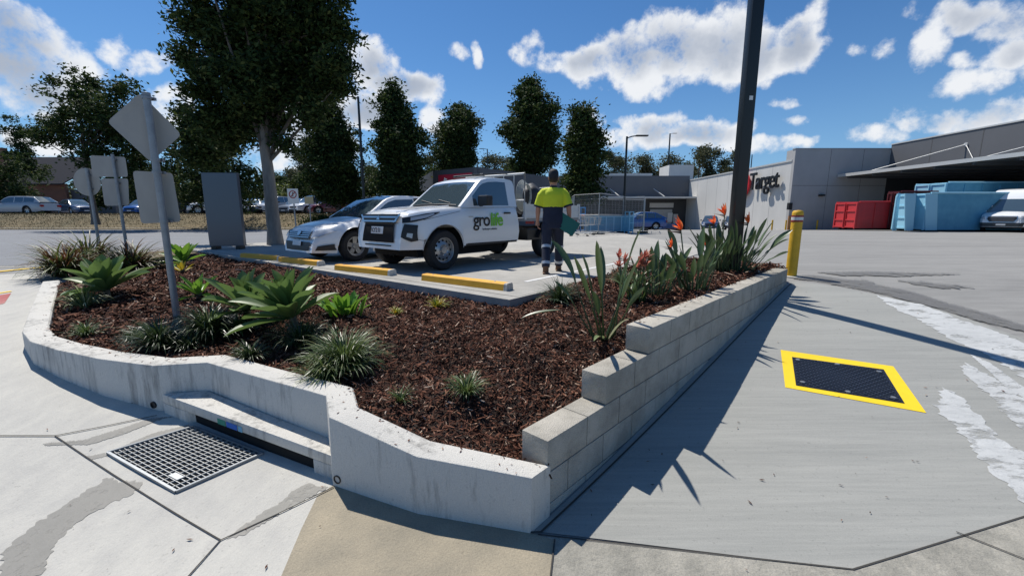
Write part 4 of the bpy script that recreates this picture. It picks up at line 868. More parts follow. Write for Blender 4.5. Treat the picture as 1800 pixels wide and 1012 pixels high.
M['skred'] = mat('red_skip_paint', (.55,.025,.03), .5, scale=3, col2=(.40,.025,.025)); M['skred2'] = mat('red_skip_frame', (.55,.035,.04), .5)
M['skblue'] = mat('blue_skip_paint', (.13,.38,.53), .5, scale=2, col2=(.08,.28,.43), grain=.1); M['skblue2'] = mat('pale_blue_skip_frame', (.32,.60,.74), .5)
a = W(1500,404,.55); 
t = skip((a[0]-.3, a[1]-.6, .57), 4.3, 2.3, 2.05, M['skred'], M['skred2'], 'red hook lift skip with a braced end door, left of the blue skips', rz=-.02)
t.rotation_euler.z = -.03
def board(t, x, y, z, w, h, rows):
    mb = MB(); mb.box((x,y,z+h*.30), (w,.01,h*.42)); mb.build('label_board', M['whitep'], t)
    mb = MB(); mb.box((x,y-.007,z+h*.30), (w*.8,.004,h*.14)); mb.build('label_text', mat('label_ink', (.25,.35,.42), .6), t)
    for k in range(5): mb = MB(); mb.box((x-w*.4+k*w*.2,y,z+h*.85), (w*.13,.01,h*.2)); mb.build('emblem', M['whitep'], t)
board(t, 2.9, -.06, .75, 1.15, 1.0, 0)
b0 = W(1608,408,.55)
t = skip((b0[0], 27.6, .60), 6.6, 2.4, 2.45, M['skblue'], M['skblue2'], 'long blue skip with its end doors folded open, nearest of the blue skips', ribs=False); board(t, 4.5, -.035, .8, 1.1, .9, 0)
for y0, ang in ((0,2.6),(0,2.25)):
    mb = MB(); mb.prism([(0,0),(1.25,0),(1.25,.12),(.1,.12)], 0, 0.0) if 0 else None
for x0, x1, x2 in ((-1.95,-.75,-1.25),(-.95,.35,-.1)):
    mb = MB(); z0, z1, zt = .05, 1.1, 2.45
    mb.hexa([(x0,.2,z0),(x0+.06,.2,z0),(x1-.1,1.1,z0),(x1-.16,1.1,z0)], [(x0-.05,.1,zt),(x0,.1,zt),(x1,1.3,zt),(x1-.06,1.3,zt)]); mb.build('open_door', M['skblue2'], t)
mb = MB(); mb.hexa([(.0,-.03,.1),(.75,-.03,.1),(.75,-.005,.1),(.0,-.005,.1)], [(-.35,-.03,2.4),(.42,-.03,2.4),(.42,-.005,2.4),(-.35,-.005,2.4)]); mb.hexa([(-1.6,-.35,.1),(-.95,-.2,.1),(-.95,-.15,.1),(-1.6,-.3,.1)], [(-1.95,-.35,2.4),(-1.1,-.2,2.4),(-1.1,-.15,2.4),(-1.95,-.3,2.4)]); mb.build('door_leaf', M['skblue2'], t)
b1 = W(1665,405,.55)
t = skip((D(1664,340,30.6)[0], 30.6, .58), 8.0, 2.4, 3.35, M['skblue'], M['skblue2'], 'taller blue skip standing behind the long blue one'); 
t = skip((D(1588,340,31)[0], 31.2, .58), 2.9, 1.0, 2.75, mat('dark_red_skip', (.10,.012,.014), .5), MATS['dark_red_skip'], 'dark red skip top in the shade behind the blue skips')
for u, v, Y in ((1357,399,31.5),(1436,398,31.8),(1381,399,31.9)):
    Y *= KS; c = D(u, v, Y); bollard((c[0], Y, G(c[0],Y)-.05), 1.05, .075, {1357:'thin orange bollard by the store side wall',1436:'thin orange bollard before the grey front wall of the store',1381:'thin orange bollard at the corner of the store'}[u], group='thin bollards by the store', band=False)
# ------------------------------------------------------------------ wire fence cage
M['wire'] = mat('fence_wire', (.42,.43,.43), .5, .6)
def fence(a, b, lab, h=2.1, n=22):
    A_ = Vector((*a, 0)); B_ = Vector((*b, 0)); z0 = G(a[0], a[1]); t = thing('fence_panel', lab, 'fence', (a[0], a[1], z0), math.atan2(B_.y-A_.y, B_.x-A_.x), 'temporary wire fence panels round the trolley store'); L_ = (B_-A_).length
    mb = MB(); mb.tube([(0,0,0),(0,0,h),(L_,0,h),(L_,0,0)], .022, 6); mb.tube([(0,0,.1),(L_,0,.1)], .02, 6); mb.tube([(0,0,h*.5),(L_,0,h*.5)], .016, 6); mb.build('frame', M['wire'], t)
    mb = MB()
    for k in range(1, n): mb.box((L_*k/n,0,h/2), (.006,.006,h-.1))
    for k in range(1, 8): mb.box((L_/2,.004,h*k/8), (L_,.005,.005))
    mb.build('mesh', M['wire'], t)
    for x in (0, L_): mb = MB(); mb.box((x,0,.05), (.25,.6,.12)); mb.build('foot_block', M['dark'], t)
F = [D(1008,400,23.5)[:2], D(1052,400,21.8)[:2], D(1094,400,25.5)[:2], D(1130,400,25.0)[:2], D(1132,400,30)[:2]]
labs = ['wire fence panel nearest the person','wire fence panel with its post at the front corner of the cage','wire fence panel between the pole and the blue car','end panel of the wire fence running back toward the blue car']
for i in range(4): fence(F[i], F[i+1], labs[i])
fence((F[0][0], F[0][1]), (F[0][0]+.4, 28), 'side panel of the wire fence behind the person')
fence((F[0][0]+.4, 28), F[4], 'rear panel of the wire fence cage')
M['cont'] = mat('pale_blue_plastic', (.16,.42,.58), .5, scale=3, col2=(.10,.32,.47))
c = D(1065,400,26); t = thing('storage_bin', 'pale blue open storage container inside the wire fence', 'container', (c[0]-1.2,25.2,.62)); mb = MB()
W_(mb, 0,2.6, 0,.06, .1,.98); W_(mb, 0,2.6, 1.5,1.56, .1,.98); W_(mb, 0,.06, .06,1.5, .1,.98); W_(mb, 2.54,2.6, .06,1.5, .1,.98); W_(mb, .06,2.54, .06,1.5, .12,.2); mb.build('tub', M['cont'], t); mb = MB()
W_(mb, -.04,2.64, -.04,0, .93,1.0)
for k in range(6): W_(mb, .1+k*.45,.16+k*.45, -.03,0, .1,.93)
mb.build('rim_and_ribs', M['skblue2'], t)
for i, u in enumerate((1098,1106)): 
    c = D(u,400,24.6); t = thing('trolley_rack', ['blue upright rack beside the dark pole','pale blue post rack right of the dark pole'][i], 'rack', (c[0],24.6,.62)); mb = MB()
    for x in (0,.22): mb.tube([(x,0,0),(x,0,1.25)], .03, 8)
    for z in (.2,.6,1.0,1.22): mb.tube([(0,0,z),(.22,0,z)], .02, 6)
    mb.build('frame', M['skblue2'] if i else M['cont'], t)
c = D(1014,400,23.9); t = thing('blue_crate_stack', 'bright blue frame rack of the store just right of the person', 'rack', (c[0],24.2,.62)); mb = MB()
for x in (0,.25,.5): mb.tube([(x,0,0),(x,0,1.5)], .035, 8)
for z in (.2,.7,1.1,1.45): mb.tube([(0,0,z),(.5,0,z)], .03, 6)
mb.build('frame', mat('bright_blue', (.03,.22,.50), .5), t)
c = D(1006,395,22.8); t = thing('white_fridge', 'white cabinet standing just right of the person by the fence', 'cabinet', (c[0],24.6,.62)); mb = MB(); mb.box((0,0,.75), (.6,.6,1.4)); mb.build('cabinet', M['whitep'], t, bevel=.02); mb = MB(); mb.box((.2,-.33,.8), (.03,.04,.7)); mb.build('handle', M['galv'], t)
def trolley(p, rz, lab):
    t = thing('shopping_trolley', lab, 'trolley', p, rz, 'shopping trolleys by the fence'); mb = MB(); r = .010
    top = [(-.05,-.28,1.0),(.85,-.2,.9),(.85,.2,.9),(-.05,.28,1.0)]; bot = [(.1,-.2,.55),(.8,-.15,.55),(.8,.15,.55),(.1,.2,.55)]
    for q in (top, bot):
        for i in range(4): mb.tube([q[i], q[(i+1) % 4]], r, 5)
    for i in range(4):
        for k in range(7):
            a = Vector(top[i]).lerp(Vector(top[(i+1) % 4]), k/6); b = Vector(bot[i]).lerp(Vector(bot[(i+1) % 4]), k/6); mb.tube([a, b], .006, 4)
        for z in (.33,.66): mb.tube([Vector(bot[i]).lerp(Vector(top[i]), z), Vector(bot[(i+1) % 4]).lerp(Vector(top[(i+1) % 4]), z)], .006, 4)
    mb.build('basket', M['wire'], t); mb = MB()
    for s in (-1,1): mb.tube([(-.1,s*.26,1.02),(.0,s*.25,.5),(.0,s*.24,.18),(.8,s*.18,.2)], .014, 6)
    mb.build('chassis', M['wire'], t); mb = MB(); mb.tube([(-.1,-.27,1.03),(-.1,.27,1.03)], .018, 8); mb.build('handle', M['redband'], t)
    for x, y in ((0,.24),(0,-.24),(.78,.18),(.78,-.18)): mb = MB(); mb.lathe([(0,-.015),(.06,-.015),(.06,.015),(0,.015)], 12, 'y', (x,y,.06)); mb.build('wheel', M['rubber'], t)
for i, (u, v) in enumerate([(1003,417),(1015,415),(1027,413)]):
    c = W(u, v, .64); trolley((c[0], c[1], .64), -.1+i*.1, ['shopping trolley closest to the person','middle shopping trolley of the three by the fence','rightmost shopping trolley of the three by the fence'][i])
# ================================================================== VEHICLES (nose at local x=0, tail at +x)
def paint(name, col): return mat(name, col, .28, .0, coat=.8)
def wheel(t, x, y, r, w, side, alloy=True, spokes=5):
    mb = MB(); ri = r*.64; s = side
    mb.lathe([(ri,-w/2),(r-.035,-w/2),(r-.008,-w/2+.03),(r,-w/2+.06),(r,w/2-.06),(r-.008,w/2-.03),(r-.035,w/2),(ri,w/2),(ri-.01,w/2-.03),(ri-.01,-w/2+.03),(ri,-w/2)], 32, 'y', (x, y-s*w/2, r)); o = mb.build('wheel', M['rubber'], t, smooth=35)
    mb = MB(); fy = y-s*.03
    mb.lathe([(ri+.004,0),(ri-.012,-.006*s),(ri-.03,-.05*s),(ri-.045,-.05*s)], 32, 'y', (x, fy+s*.015, r))
    if alloy:
        for k in range(spokes):
            a = 2*PI*k/spokes+.3; d = Vector((math.cos(a),0,math.sin(a))); q = Vector((-math.sin(a),0,math.cos(a))); c = Vector((x,fy-s*.01,r)); c2 = c-Vector((0,s*.03,0))
            for qs in (0,): 
                A = [c2+q*.035, c2-q*.035]; B = [c+d*(ri-.01)-q*.055, c+d*(ri-.01)+q*.055]; dd = Vector((0,-s*.03,0))
                mb.hexa([A[0],A[1],B[0],B[1]], [A[0]+dd,A[1]+dd,B[0]+dd,B[1]+dd])
        mb.lathe([(0,0),(.055,0),(.07,-.03*s)], 16, 'y', (x, fy-s*.005, r)); mb.build('rim', M['alloy'], o, smooth=40)
        mb = MB(); mb.lathe([(0,0),(ri-.01,0)], 24, 'y', (x, fy-s*.075, r)); mb.build('brake', M['blackp'], o)
    else:
        mb.lathe([(ri-.035,-.045*s),(ri*.72,-.03*s),(ri*.45,.0),(.075,-.02*s),(.06,.012*s),(0,.014*s)], 32, 'y', (x, fy, r)); mb.build('rim', M['steelrim'], o, smooth=40)
        mb = MB()
        for k in range(12):
            a = 2*PI*k/12; mb = MB(); mb.lathe([(0,.004*s),(.022,.004*s),(.022,-.02*s)], 8, 'y', (x+ri*.72*math.cos(a), fy-s*.028, r+ri*.72*math.sin(a))); mb.build('vent_hole', M['void'], o)
        mb = MB()
        for k in range(6): a = 2*PI*k/6+.2; mb.lathe([(0,.02*s),(.011,.02*s),(.011,-.01*s)], 6, 'y', (x+.09*math.cos(a), fy-s*.008, r+.09*math.sin(a)))
        mb.build('wheel_nut', M['chrome'], o)
    return o
def vehicle(name, lab, cat, loc, rz, P, col, group=None, fine=True):
    L_, Wd = P['L'], P['W']; hw0 = Wd/2; top = P['top']; B0 = P['bot']; arches = P['arch']; R_ = P['R']; t = thing(name, lab, cat, loc, rz, group)
    nose = P.get('nose', .22); tail = P.get('tail', .12); nl = P.get('nl', .55); lean = P.get('lean', .12); Lb = P.get('Lb', L_)
    def hw(x): return hw0*(1-nose*(1-min(x/nl,1))**2.3-tail*(1-min(max(Lb-x,0)/.45,1))**2.2)
    def zb(x):
        z = interp(B0, x)
        for xc, r in arches:
            if abs(x-xc) < r: z = max(z, R_+math.sqrt(r*r-(x-xc)**2))
        return z
    fr = [0,.28,.52,.74,.90,.985,1.0,1.0]; fy = P.get('fy', [.95,.995,1.0,.985,.945,.86,.5,0]); cr = [0,0,0,0,0,.0,.025,.04]
    def sect(x):
        z0 = zb(x); b = interp(B0, x); zt = interp(top, x); w = hw(x); out = []
        for i in range(8):
            z = max(lerp(b, zt, fr[i])+cr[i], z0+i*.004); dx = lean*max(0, 1-x/.6)*((z-b)/(zt-b))**2-.10*max(0, 1-(Lb-x)/.5)*((z-b)/(zt-b))**2
            fl = 0
            for xc, r in arches:
                d = math.hypot(x-xc, z-R_); fl = max(fl, .022*max(0, 1-abs(d-r)/.10)) if P.get('flare', 1) else 0
            out.append((x+dx, (w*fy[i]+fl*(i < 5)), z))
        return out
    st = set(np.round(np.linspace(0, Lb, 46 if fine else 22), 3)); st |= {.03,.08,.15,Lb-.04,Lb-.12}
    for xc, r in arches:
        for k in range(17 if fine else 9): st.add(round(xc-r*math.cos(PI*k/(16 if fine else 8)), 3))
    st = sorted(x for x in st if 0 <= x <= Lb); mb = MB(); rows = []
    for x in st:
        h = sect(x); rows.append([(a, -b, c) for a, b, c in h]+[(a, b, c) for a, b, c in reversed(h[:-1])])
    n = len(rows[0]); mb.add([p for r in rows for p in r], [(i*n+k, i*n+k+1, (i+1)*n+k+1, (i+1)*n+k) for i in range(len(rows)-1) for k in range(n-1)]+[tuple(range(n)), tuple((len(rows)-1)*n+k for k in range(n))])
    # greenhouse
    xa, xb, xc_, xd = P['gh']; H = P['H']; roof = P['roof']; gb, gt = P.get('gb', .86)*hw0, P.get('gt', .66)*hw0; parts = {'windscreen': MB(), 'rear_window': MB(), 'side_window': MB(), 'sw2': MB()}
    gs = sorted(set(list(np.round(np.linspace(xa, xd, 30 if fine else 14), 3))+[xb, xc_]+[v for w in P['win'] for v in w])); gr = []
    def gsec(x):
        b = interp(top, x)-.01; z = max(b+.002, interp(roof, x)); y = lambda q: lerp(gb, gt, min(1, max(0, (q-b)/(H-b)))**1.15); z1 = max(b+.001, z-.07); zw = min(b+.03, z1)
        tp = min(1, (z-b)/.25)
        return [(x, y(b)+.01, b), (x, y(zw), zw), (x, y(z1), z1), (x, y(z)-.012, z), (x, y(z)*.90, z+.012*tp), (x, y(z)*.5, z+.03*tp), (x, 0, z+.036*tp)]
    for x in gs:
        h = gsec(x); gr.append([(a, -b, c) for a, b, c in h]+[(a, b, c) for a, b, c in reversed(h[:-1])])
    m_ = 13
    for i in range(len(gs)-1):
        mid = (gs[i]+gs[i+1])/2
        for k in range(m_-1):
            q = [gr[i][k], gr[i][k+1], gr[i+1][k+1], gr[i+1][k]]; kk_ = k if k < 6 else 11-k; tgt = mb
            if kk_ == 1 and any(a <= mid <= b for a, b in P['win']): tgt = parts['side_window'] if k < 6 else parts['sw2']
            if kk_ >= 4 and mid < xb: tgt = parts['windscreen']
            if kk_ >= 4 and mid > xc_: tgt = parts['rear_window']
            tgt.add(q, [(0,1,2,3)])
    if P.get('caprear'): mb.add(gr[-1], [tuple(range(m_))])
    def weld(mb_, nm, mt_, par, sm=35):
        o = mb_.build(nm, mt_, par, fix=False); bm = bmesh.new(); bm.from_mesh(o.data); bmesh.ops.remove_doubles(bm, verts=bm.verts, dist=.0005); bmesh.ops.recalc_face_normals(bm, faces=bm.faces); bm.to_mesh(o.data); bm.free()
        o.data.polygons.foreach_set('use_smooth', [True]*len(o.data.polygons)); o.data.set_sharp_from_angle(angle=R(sm)); return o
    body = weld(mb, 'body', col, t)
    for k, v in parts.items():
        if v.f: weld(v, 'side_window' if k == 'sw2' else k, M['glass'], t)
    x0, x1 = .35, Lb-.3; mb = MB(); mb.box(((x0+x1)/2, 0, .48), (x1-x0, Wd-.46, .46)); mb.build('arch_shade_box', M['void'], t)  # near-black box that paints shade into the wheel arches
    for xc, r in P['wheels']:
        for s in (-1, 1): wheel(t, xc, s*(hw0-.015), R_, P.get('ww', .22), s, P.get('alloy', True))
    # surface helpers for things laid on the skin
    def sx(y, z):
        b = interp(B0, 0); zt = interp(top, .1); f = min(1.05, max(0, (z-b)/(zt-b))); yf = abs(y)/max(.5, np.interp(f, fr[:6], fy[:6])); lo, hi = 0., nl
        if yf <= hw(0): x = 0
        else:
            for _ in range(24):
                md = (lo+hi)/2
                if hw(md) < yf: lo = md
                else: hi = md
            x = lo
        return x+lean*max(0, 1-x/.6)*f**2
    def nosepatch(nm, poly, mt_, off=.008, step=.06, par=None):
        vs = []; n0 = len(poly)
        for i in range(n0):
            a, b = Vector(poly[i]), Vector(poly[(i+1) % n0]); k = max(1, int((b-a).length/step)); vs += [a.lerp(b, j/k) for j in range(k)]
        ne = len(vs); ed = [(i, (i+1) % ne) for i in range(ne)]; xs_ = [p.x for p in vs]; zs_ = [p.y for p in vs]
        y = min(xs_)+step/2
        while y < max(xs_):
            z = min(zs_)+step/2
            while z < max(zs_): vs.append(Vector((y, z))); z += step
            y += step
        ov, _, of, _, _, _ = delaunay_2d_cdt(vs, ed, [], 1, 1e-5); mbp = MB(); mbp.add([(sx(p.x, p.y)-off, p.x+math.copysign(.030*sst(.5, .85, abs(p.x)), p.x), p.y) for p in ov], [tuple(f) for f in of])
        return mbp.build(nm, mt_, par or t, smooth=50)
    def sidepatch(nm, poly, mt_, s, off=.006):
        mbp = MB(); V = []
        for (x, z) in poly:
            b = interp(B0, x); zt = interp(top, x); f = (z-b)/(zt-b); V.append((x, s*(hw(x)*float(np.interp(f, fr[:6], fy[:6]))+off), z))
        mbp.add(V, [tuple(range(len(V)))]); return mbp.build(nm, mt_, t)
    def sidestrip(nm, pts, mt_, s, off=.012):
        mbp = MB(); V = []; xs_ = np.linspace(pts[0][0], pts[-1][0], 16)
        for x in xs_:
            for j in (1, 2):
                z = float(np.interp(x, [q[0] for q in pts], [q[j] for q in pts])); b = interp(B0, x); zt = interp(top, x); f = (z-b)/(zt-b); dx = lean*max(0, 1-x/.6)*f*f; fl = 0
                for xc, r in arches: fl = max(fl, .022*max(0, 1-abs(math.hypot(x-xc, z-R_)-r)/.10))
                V.append((x+dx-off*max(0, 1-x/.3), s*(hw(x)*float(np.interp(f, fr[:6], fy[:6]))+off+fl), z))
        mbp.add(V, [(2*i, 2*i+1, 2*i+3, 2*i+2) for i in range(15)]); return mbp.build(nm, mt_, t, smooth=50)
    sidepatch.strip = sidestrip
    return t, nosepatch, sidepatch, sx, hw
def mirror_y(poly): return [(-y, z) for y, z in reversed(poly)]
def trim(t, np_, sp, P, plate_=True, low=True):
    L_ = P.get('Lb', P['L']); z = interp(P['top'], .1); w = P['W']/2
    np_('grille', [(-.42,z-.30),(.42,z-.30),(.46,z-.14),(-.46,z-.14)], M['blackp'])
    np_('lower_grille', [(-.5,z-.55),(.5,z-.55),(.55,z-.40),(-.55,z-.40)], M['blackp'])
    for s in (0, 1):
        q = [(.50,z-.26),(.80,z-.20),(.84,z-.08),(.52,z-.16)]; np_('headlight', q if s else mirror_y(q), M['lamp'], .01)
    for s in (-1, 1):
        mb = MB(); mb.box((L_-.02, s*(w-.2), z-.02), (.08,.28,.16)); mb.build('tail_light', M['red'], t)
        mb = MB(); mb.box((P['gh'][0]+.45, s*(w+.06), interp(P['top'], P['gh'][0]+.4)+.05), (.12,.16,.11)); mb.build('mirror', M['blackp'], t, bevel=.02)
    if plate_: np_('number_plate', [(-.19,z-.42),(.19,z-.42),(.19,z-.32),(-.19,z-.32)], M['plate'], .02)
def sedan_P(L_=4.8, Wd=1.8, H=1.46, wagon=False, hb=False, R_=.33, lift=0):
    b = .20+lift; xr = L_-.55 if wagon else (L_-.45 if hb else L_-1.05); wb = L_*.565; f = L_*.195
    rear = [(L_-.05, .80+lift)] if not (wagon or hb) else [(L_-.05,.85+lift)]
    hd = .96+lift
    return dict(L=L_, W=Wd, H=H, R=R_, bot=[(0,b+.02),(f-.5,b),(L_-.4,b),(L_,b+.1)], top=[(0,.64+lift),(.10,.72+lift),(.5,.80+lift),(1.25,.93+lift),(1.6,hd),(L_-1.3,hd+.04),(L_-.35,hd+.05 if not wagon else hd+.03),(L_,.92+lift)],
      arch=[(f, R_+.07),(f+wb, R_+.07)], wheels=[(f, 0),(f+wb, 0)], gh=(1.15, 2.05, xr-.55 if not wagon else xr-.1, xr+(.25 if not (wagon or hb) else .45)),
      roof=[(1.15,hd-.02),(1.45,hd+.16),(1.8,H-.09),(2.05,H-.02),(2.5,H),(xr-.9,H-.01),(xr-.55 if not wagon else xr-.1,H-.06),(xr+(.25 if not (wagon or hb) else .45),hd+.05)],
      win=[(1.5,2.55),(2.63,3.35),(3.4,xr-.05 if not wagon else xr)], gb=.88, gt=.68, nose=.30, nl=.75, lean=.16)
# ------------------------------------------------------------------ white sedan
hd = Vector((-.635,-.772)); rzv = math.atan2(.772,.635)
def place(front_near, P, rz=rzv):          # world point under the near front wheel -> vehicle origin
    d = Vector((math.cos(rz), math.sin(rz))); n = Vector((-d.y, d.x)); fx = P['wheels'][0][0]; w = P['W']/2-.1
    return Vector(front_near)-d*fx+n*w
M['white2'] = mat('white_sedan_paint', (.80,.80,.79), .3, coat=.35)
P = sedan_P(4.82, 1.82, 1.43); P['arch'] = [(.84,.40),(3.6,.40)]; P['wheels'] = [(.84,0),(3.6,0)]; o = place((-3.40,9.16), P)
t, NP, SP, sx, hwf = vehicle('parked_car', 'white sedan parked beyond the white utility truck, its nose over the yellow wheel stop', 'car', (o.x,o.y,.702), rzv, P, M['white2'])
NP('grille', [(-.44,.50),(.44,.50),(.52,.66),(-.52,.66)], M['blackp'], .012)
for z in (.535,.575,.615,.65): NP('grille_bar', [(-.44-(z-.5)*.4,z-.009),(.44+(z-.5)*.4,z-.009),(.44+(z-.5)*.4,z+.009),(-.44-(z-.5)*.4,z+.009)], M['chrome'], .03)
NP('emblem', [(-.07,.60),(0,.565),(.07,.60),(.07,.66),(0,.69),(-.07,.66)], M['chrome'], .045, .03)
NP('lower_grille', [(-.50,.26),(.50,.26),(.56,.44),(-.56,.44)], M['blackp'], .012)
for s in (0,1):
    q = [(.52,.53),(.70,.55),(.865,.70),(.86,.755),(.72,.70),(.57,.66)]; NP('headlight', q if s else mirror_y(q), M['lamp'], .014)
    q = [(.66,.27),(.84,.27),(.85,.40),(.70,.36)]; NP('fog_light', q if s else mirror_y(q), M['blackp'], .014)
p_ = NP('number_plate', [(-.19,.36),(.19,.36),(.19,.46),(-.19,.46)], M['plate'], .035)
for s in (-1,1):
    mb = MB(); mb.box((1.72, s*1.0, 1.02), (.14,.20,.13)); mb.build('mirror', M['white2'], t, bevel=.03)
    mb = MB(); mb.box((4.78, s*.68, .82), (.1,.32,.16)); mb.build('tail_light', M['red'], t)
# ------------------------------------------------------------------ white utility truck
U = dict(L=5.25, Lb=2.88, W=1.80, H=1.73, R=.365, bot=[(0,.40),(.4,.40),(1.4,.42),(2.88,.44)], top=[(0,.97),(.08,1.01),(.3,1.055),(.8,1.10),(1.2,1.13),(1.5,1.14),(2.88,1.17)],
  arch=[(.80,.46)], wheels=[(.80,0)], gh=(1.26,1.84,2.82,2.88), roof=[(1.26,1.14),(1.82,1.60),(1.92,1.665),(2.1,1.71),(2.35,1.73),(2.7,1.73),(2.82,1.72),(2.88,1.69)], win=[(1.60,2.62)],
  gb=.91, gt=.77, nose=.24, nl=.62, lean=.10, tail=0, fy=[.95,1.0,1.0,.985,.96,.90,.5,0], ww=.22, alloy=False, caprear=True)
rzu = rzv-.02; o = place((-1.27,7.70), U, rzu)
t, NP, SP, sx, hwf = vehicle('utility_truck', 'white single cab utility truck with open tray and green and black door lettering', 'truck', (o.x,o.y,.702), rzu, U, M['white'])
# face: chrome framed upper grille, black lower grille, blade shaped white corners
NP('upper_grille', [(-.50,.85),(.50,.85),(.60,1.005),(-.60,1.005)], M['blackp'], .012)
for z in (.885,.955): NP('grille_bar', [(-.52,z-.014),(.52,z-.014),(.56,z+.014),(-.56,z+.014)], M['chrome'], .035)
NP('lower_grille', [(-.50,.52),(.50,.52),(.45,.86),(-.45,.86)], M['void'], .014)
for s in (0,1):
    q = [(.44,.86),(.50,.87),(.62,1.0),(.57,1.0)]; NP('chrome_blade', q if s else mirror_y(q), M['chrome'], .03)
    SP.strip('headlight', [(.0,.855,.945),(.16,.870,.970),(.40,.925,1.015),(.72,1.035,1.045)], M['blackp'], s*2-1, .012)
    SP.strip('headlight_lens', [(.12,.895,.950),(.40,.945,.998),(.58,.998,1.025)], M['lamp'], s*2-1, .018)
    q = [(.68,.62),(.775,.54),(.83,.56),(.82,.82),(.70,.84)]; NP('fog_pocket', q if s else mirror_y(q), M['blackp'], .014)
    q = [(.74,.63),(.79,.60),(.795,.68),(.745,.69)]; NP('fog_lamp', q if s else mirror_y(q), M['lamp'], .024)
NP('bumper_slot', [(-.42,.455),(.42,.455),(.42,.475),(-.42,.475)], M['void'], .012)
NP('emblem', [(-.05,.91),(.05,.91),(.0,.985)], M['chrome'], .05, .03)
pl = NP('number_plate', [(-.19,.665),(.19,.665),(.19,.79),(-.19,.79)], M['plate'], .035)
text('KY2 0', .115, 'plate_text', mat('plate_ink', (.04,.05,.10), .5), pl, (sx(0,.7)-.042, .165, .69), (PI/2, 0, -PI/2), .001, 1, .002)
ink = mat('panel_gap', (.05,.05,.05), .8)
for s in (-1,1):
    for a, b in (((1.38,.45),(1.395,1.10)),((2.68,.45),(2.69,1.14)),((1.38,.45),(2.68,.455))):
        x0, z0 = a; x1, z1_ = b; e = .008
        q = [(x0,z0),(x0+e,z0),(x1+e,z1_),(x1,z1_)] if abs(z1_-z0) > .1 else [(x0,z0),(x1,z0),(x1,z1_+.003),(x0,z0+.008)]
        SP('door_gap', q, ink, s, .003)
    mb = MB(); y = s*.905; mb.box((2.48, y, 1.03), (.19,.03,.035)); mb.build('door_handle', M['blackp'], t, bevel=.008)
    mb = MB(); mb.box((1.72, s*1.01, 1.26), (.17,.25,.19)); mb.box((1.72, s*.90, 1.17), (.05,.1,.04)); mb.build('mirror', M['blackp'], t, bevel=.025)
    SP('wheel_arch_trim', [(.80+.47*math.cos(a), .365+.47*math.sin(a)) for a in np.linspace(.05, PI-.05, 20)]+[(.80+.455*math.cos(a), .365+.455*math.sin(a)) for a in np.linspace(PI-.05, .05, 20)], mat('arch_lip', (.5,.5,.5), .4), s, .024)
    SP('sill', [(1.30,.41),(2.84,.42),(2.84,.46),(1.30,.45)], M['blackp'], s, .004)
    mb = MB(); mb.box((2.05,s*.797,1.168), (1.1,.012,.014)); mb.build('window_seal', M['blackp'], t)
s = -1; yd = -(.905+.004)
grn = mat('green_letters', (.16,.50,.03), .4); blk = M['letters']
# the side seen is local -y; text runs towards +x
tx = text('gro', .36, 'door_lettering', blk, t, (1.50, yd, .78), (PI/2, 0, 0), .002, 1, .004); w1 = max(v.co.x for v in tx.data.vertices)
tx2 = text('life', .36, 'door_lettering_green', grn, t, (1.50+w1+.012, yd, .78), (PI/2, 0, 0), .002, 1, .006)
text('landscape solutions', .060, 'small_lettering', blk, t, (1.74, yd, .70), (PI/2, 0, 0), .001, 1)
mb = MB(); mb.box((1.44,yd+.002,.96), (.12,.004,.014)); mb.build('side_badge', M['chrome'], t)
mb = MB(); mb.tube([(1.30,-.66,1.165),(1.26,-.3,1.185),(1.25,.3,1.185),(1.30,.66,1.165)], .022, 8); mb.build('scuttle', M['blackp'], t, smooth=60)
for y0 in (-.45,.1): mb = MB(); mb.tube([(1.33,y0,1.215),(1.40,y0+.42,1.285)], .009, 6); mb.build('wiper', M['blackp'], t)
for s in (-1,1):
    SP.strip('bumper_seam', [(.10,.60,.606),(.45,.53,.536)], ink, s, .004); SP.strip('fender_seam', [(.34,.90,.906),(1.2,1.055,1.061)], ink, s, .003)
for y in (-.5,.5): mb = MB(); mb.tube([(.10,y*.9,1.035),(.6,y,1.115),(1.2,y*1.1,1.165)], .007, 6); mb.build('bonnet_crease', M['white'], t, smooth=80)
# tray
for s in (-1,1): wheel(t, 3.97, s*.86, .365, .22, s, False)
mb = MB()
for s in (-1,1): mb.box((3.9, s*.38, .60), (2.6,.09,.13))
for x in (3.0,3.6,4.4,5.1): mb.box((x,0,.66), (.07,.9,.1))
mb.build('chassis', M['dark'], t)
for s in (-1,1):
    mb = MB(); ring = [(.46*math.cos(a), .46*math.sin(a)) for a in np.linspace(.25, PI-.25, 12)]
    mb.v = []; V = []
    for (x, z) in ring: V += [(3.97+x, s*.72, .365+z), (3.97+x, s*.95, .365+z)]
    mb.add(V, [(2*i, 2*i+1, 2*i+3, 2*i+2) for i in range(11)]); mb.build('mudguard', M['blackp'], t, smooth=40)
    mb = MB(); mb.box((3.45, s*.70, .56), (.5,.34,.26)); mb.build('side_tank', M['dark'], t, bevel=.02)
mb = MB(); mb.box((4.12,0,.885), (2.26,1.86,.06)); mb.build('tray_floor', M['galv'], t)
M['tray'] = mat('tray_white', (.62,.63,.62), .5, var=.15, scale=10)
for s in (-1,1):
    mb = MB(); mb.box((4.12, s*.925, 1.07), (2.22,.03,.30)); 
    for z in (.935,1.07,1.205): mb.box((4.12, s*.944, z), (2.22,.012,.02))
    mb.build('side_gate', M['tray'], t)
    for x in (3.03,4.1,5.2): mb = MB(); mb.box((x, s*.93, 1.07), (.05,.05,.37)); mb.build('gate_post', M['tray'], t)
    for x in (3.7,4.75): mb = MB(); mb.box((x, s*.955, 1.11), (.06,.02,.13)); mb.build('latch', M['blackp'], t)
mb = MB(); mb.box((5.22,0,1.05), (.03,1.86,.26)); mb.build('tail_gate', M['tray'], t)
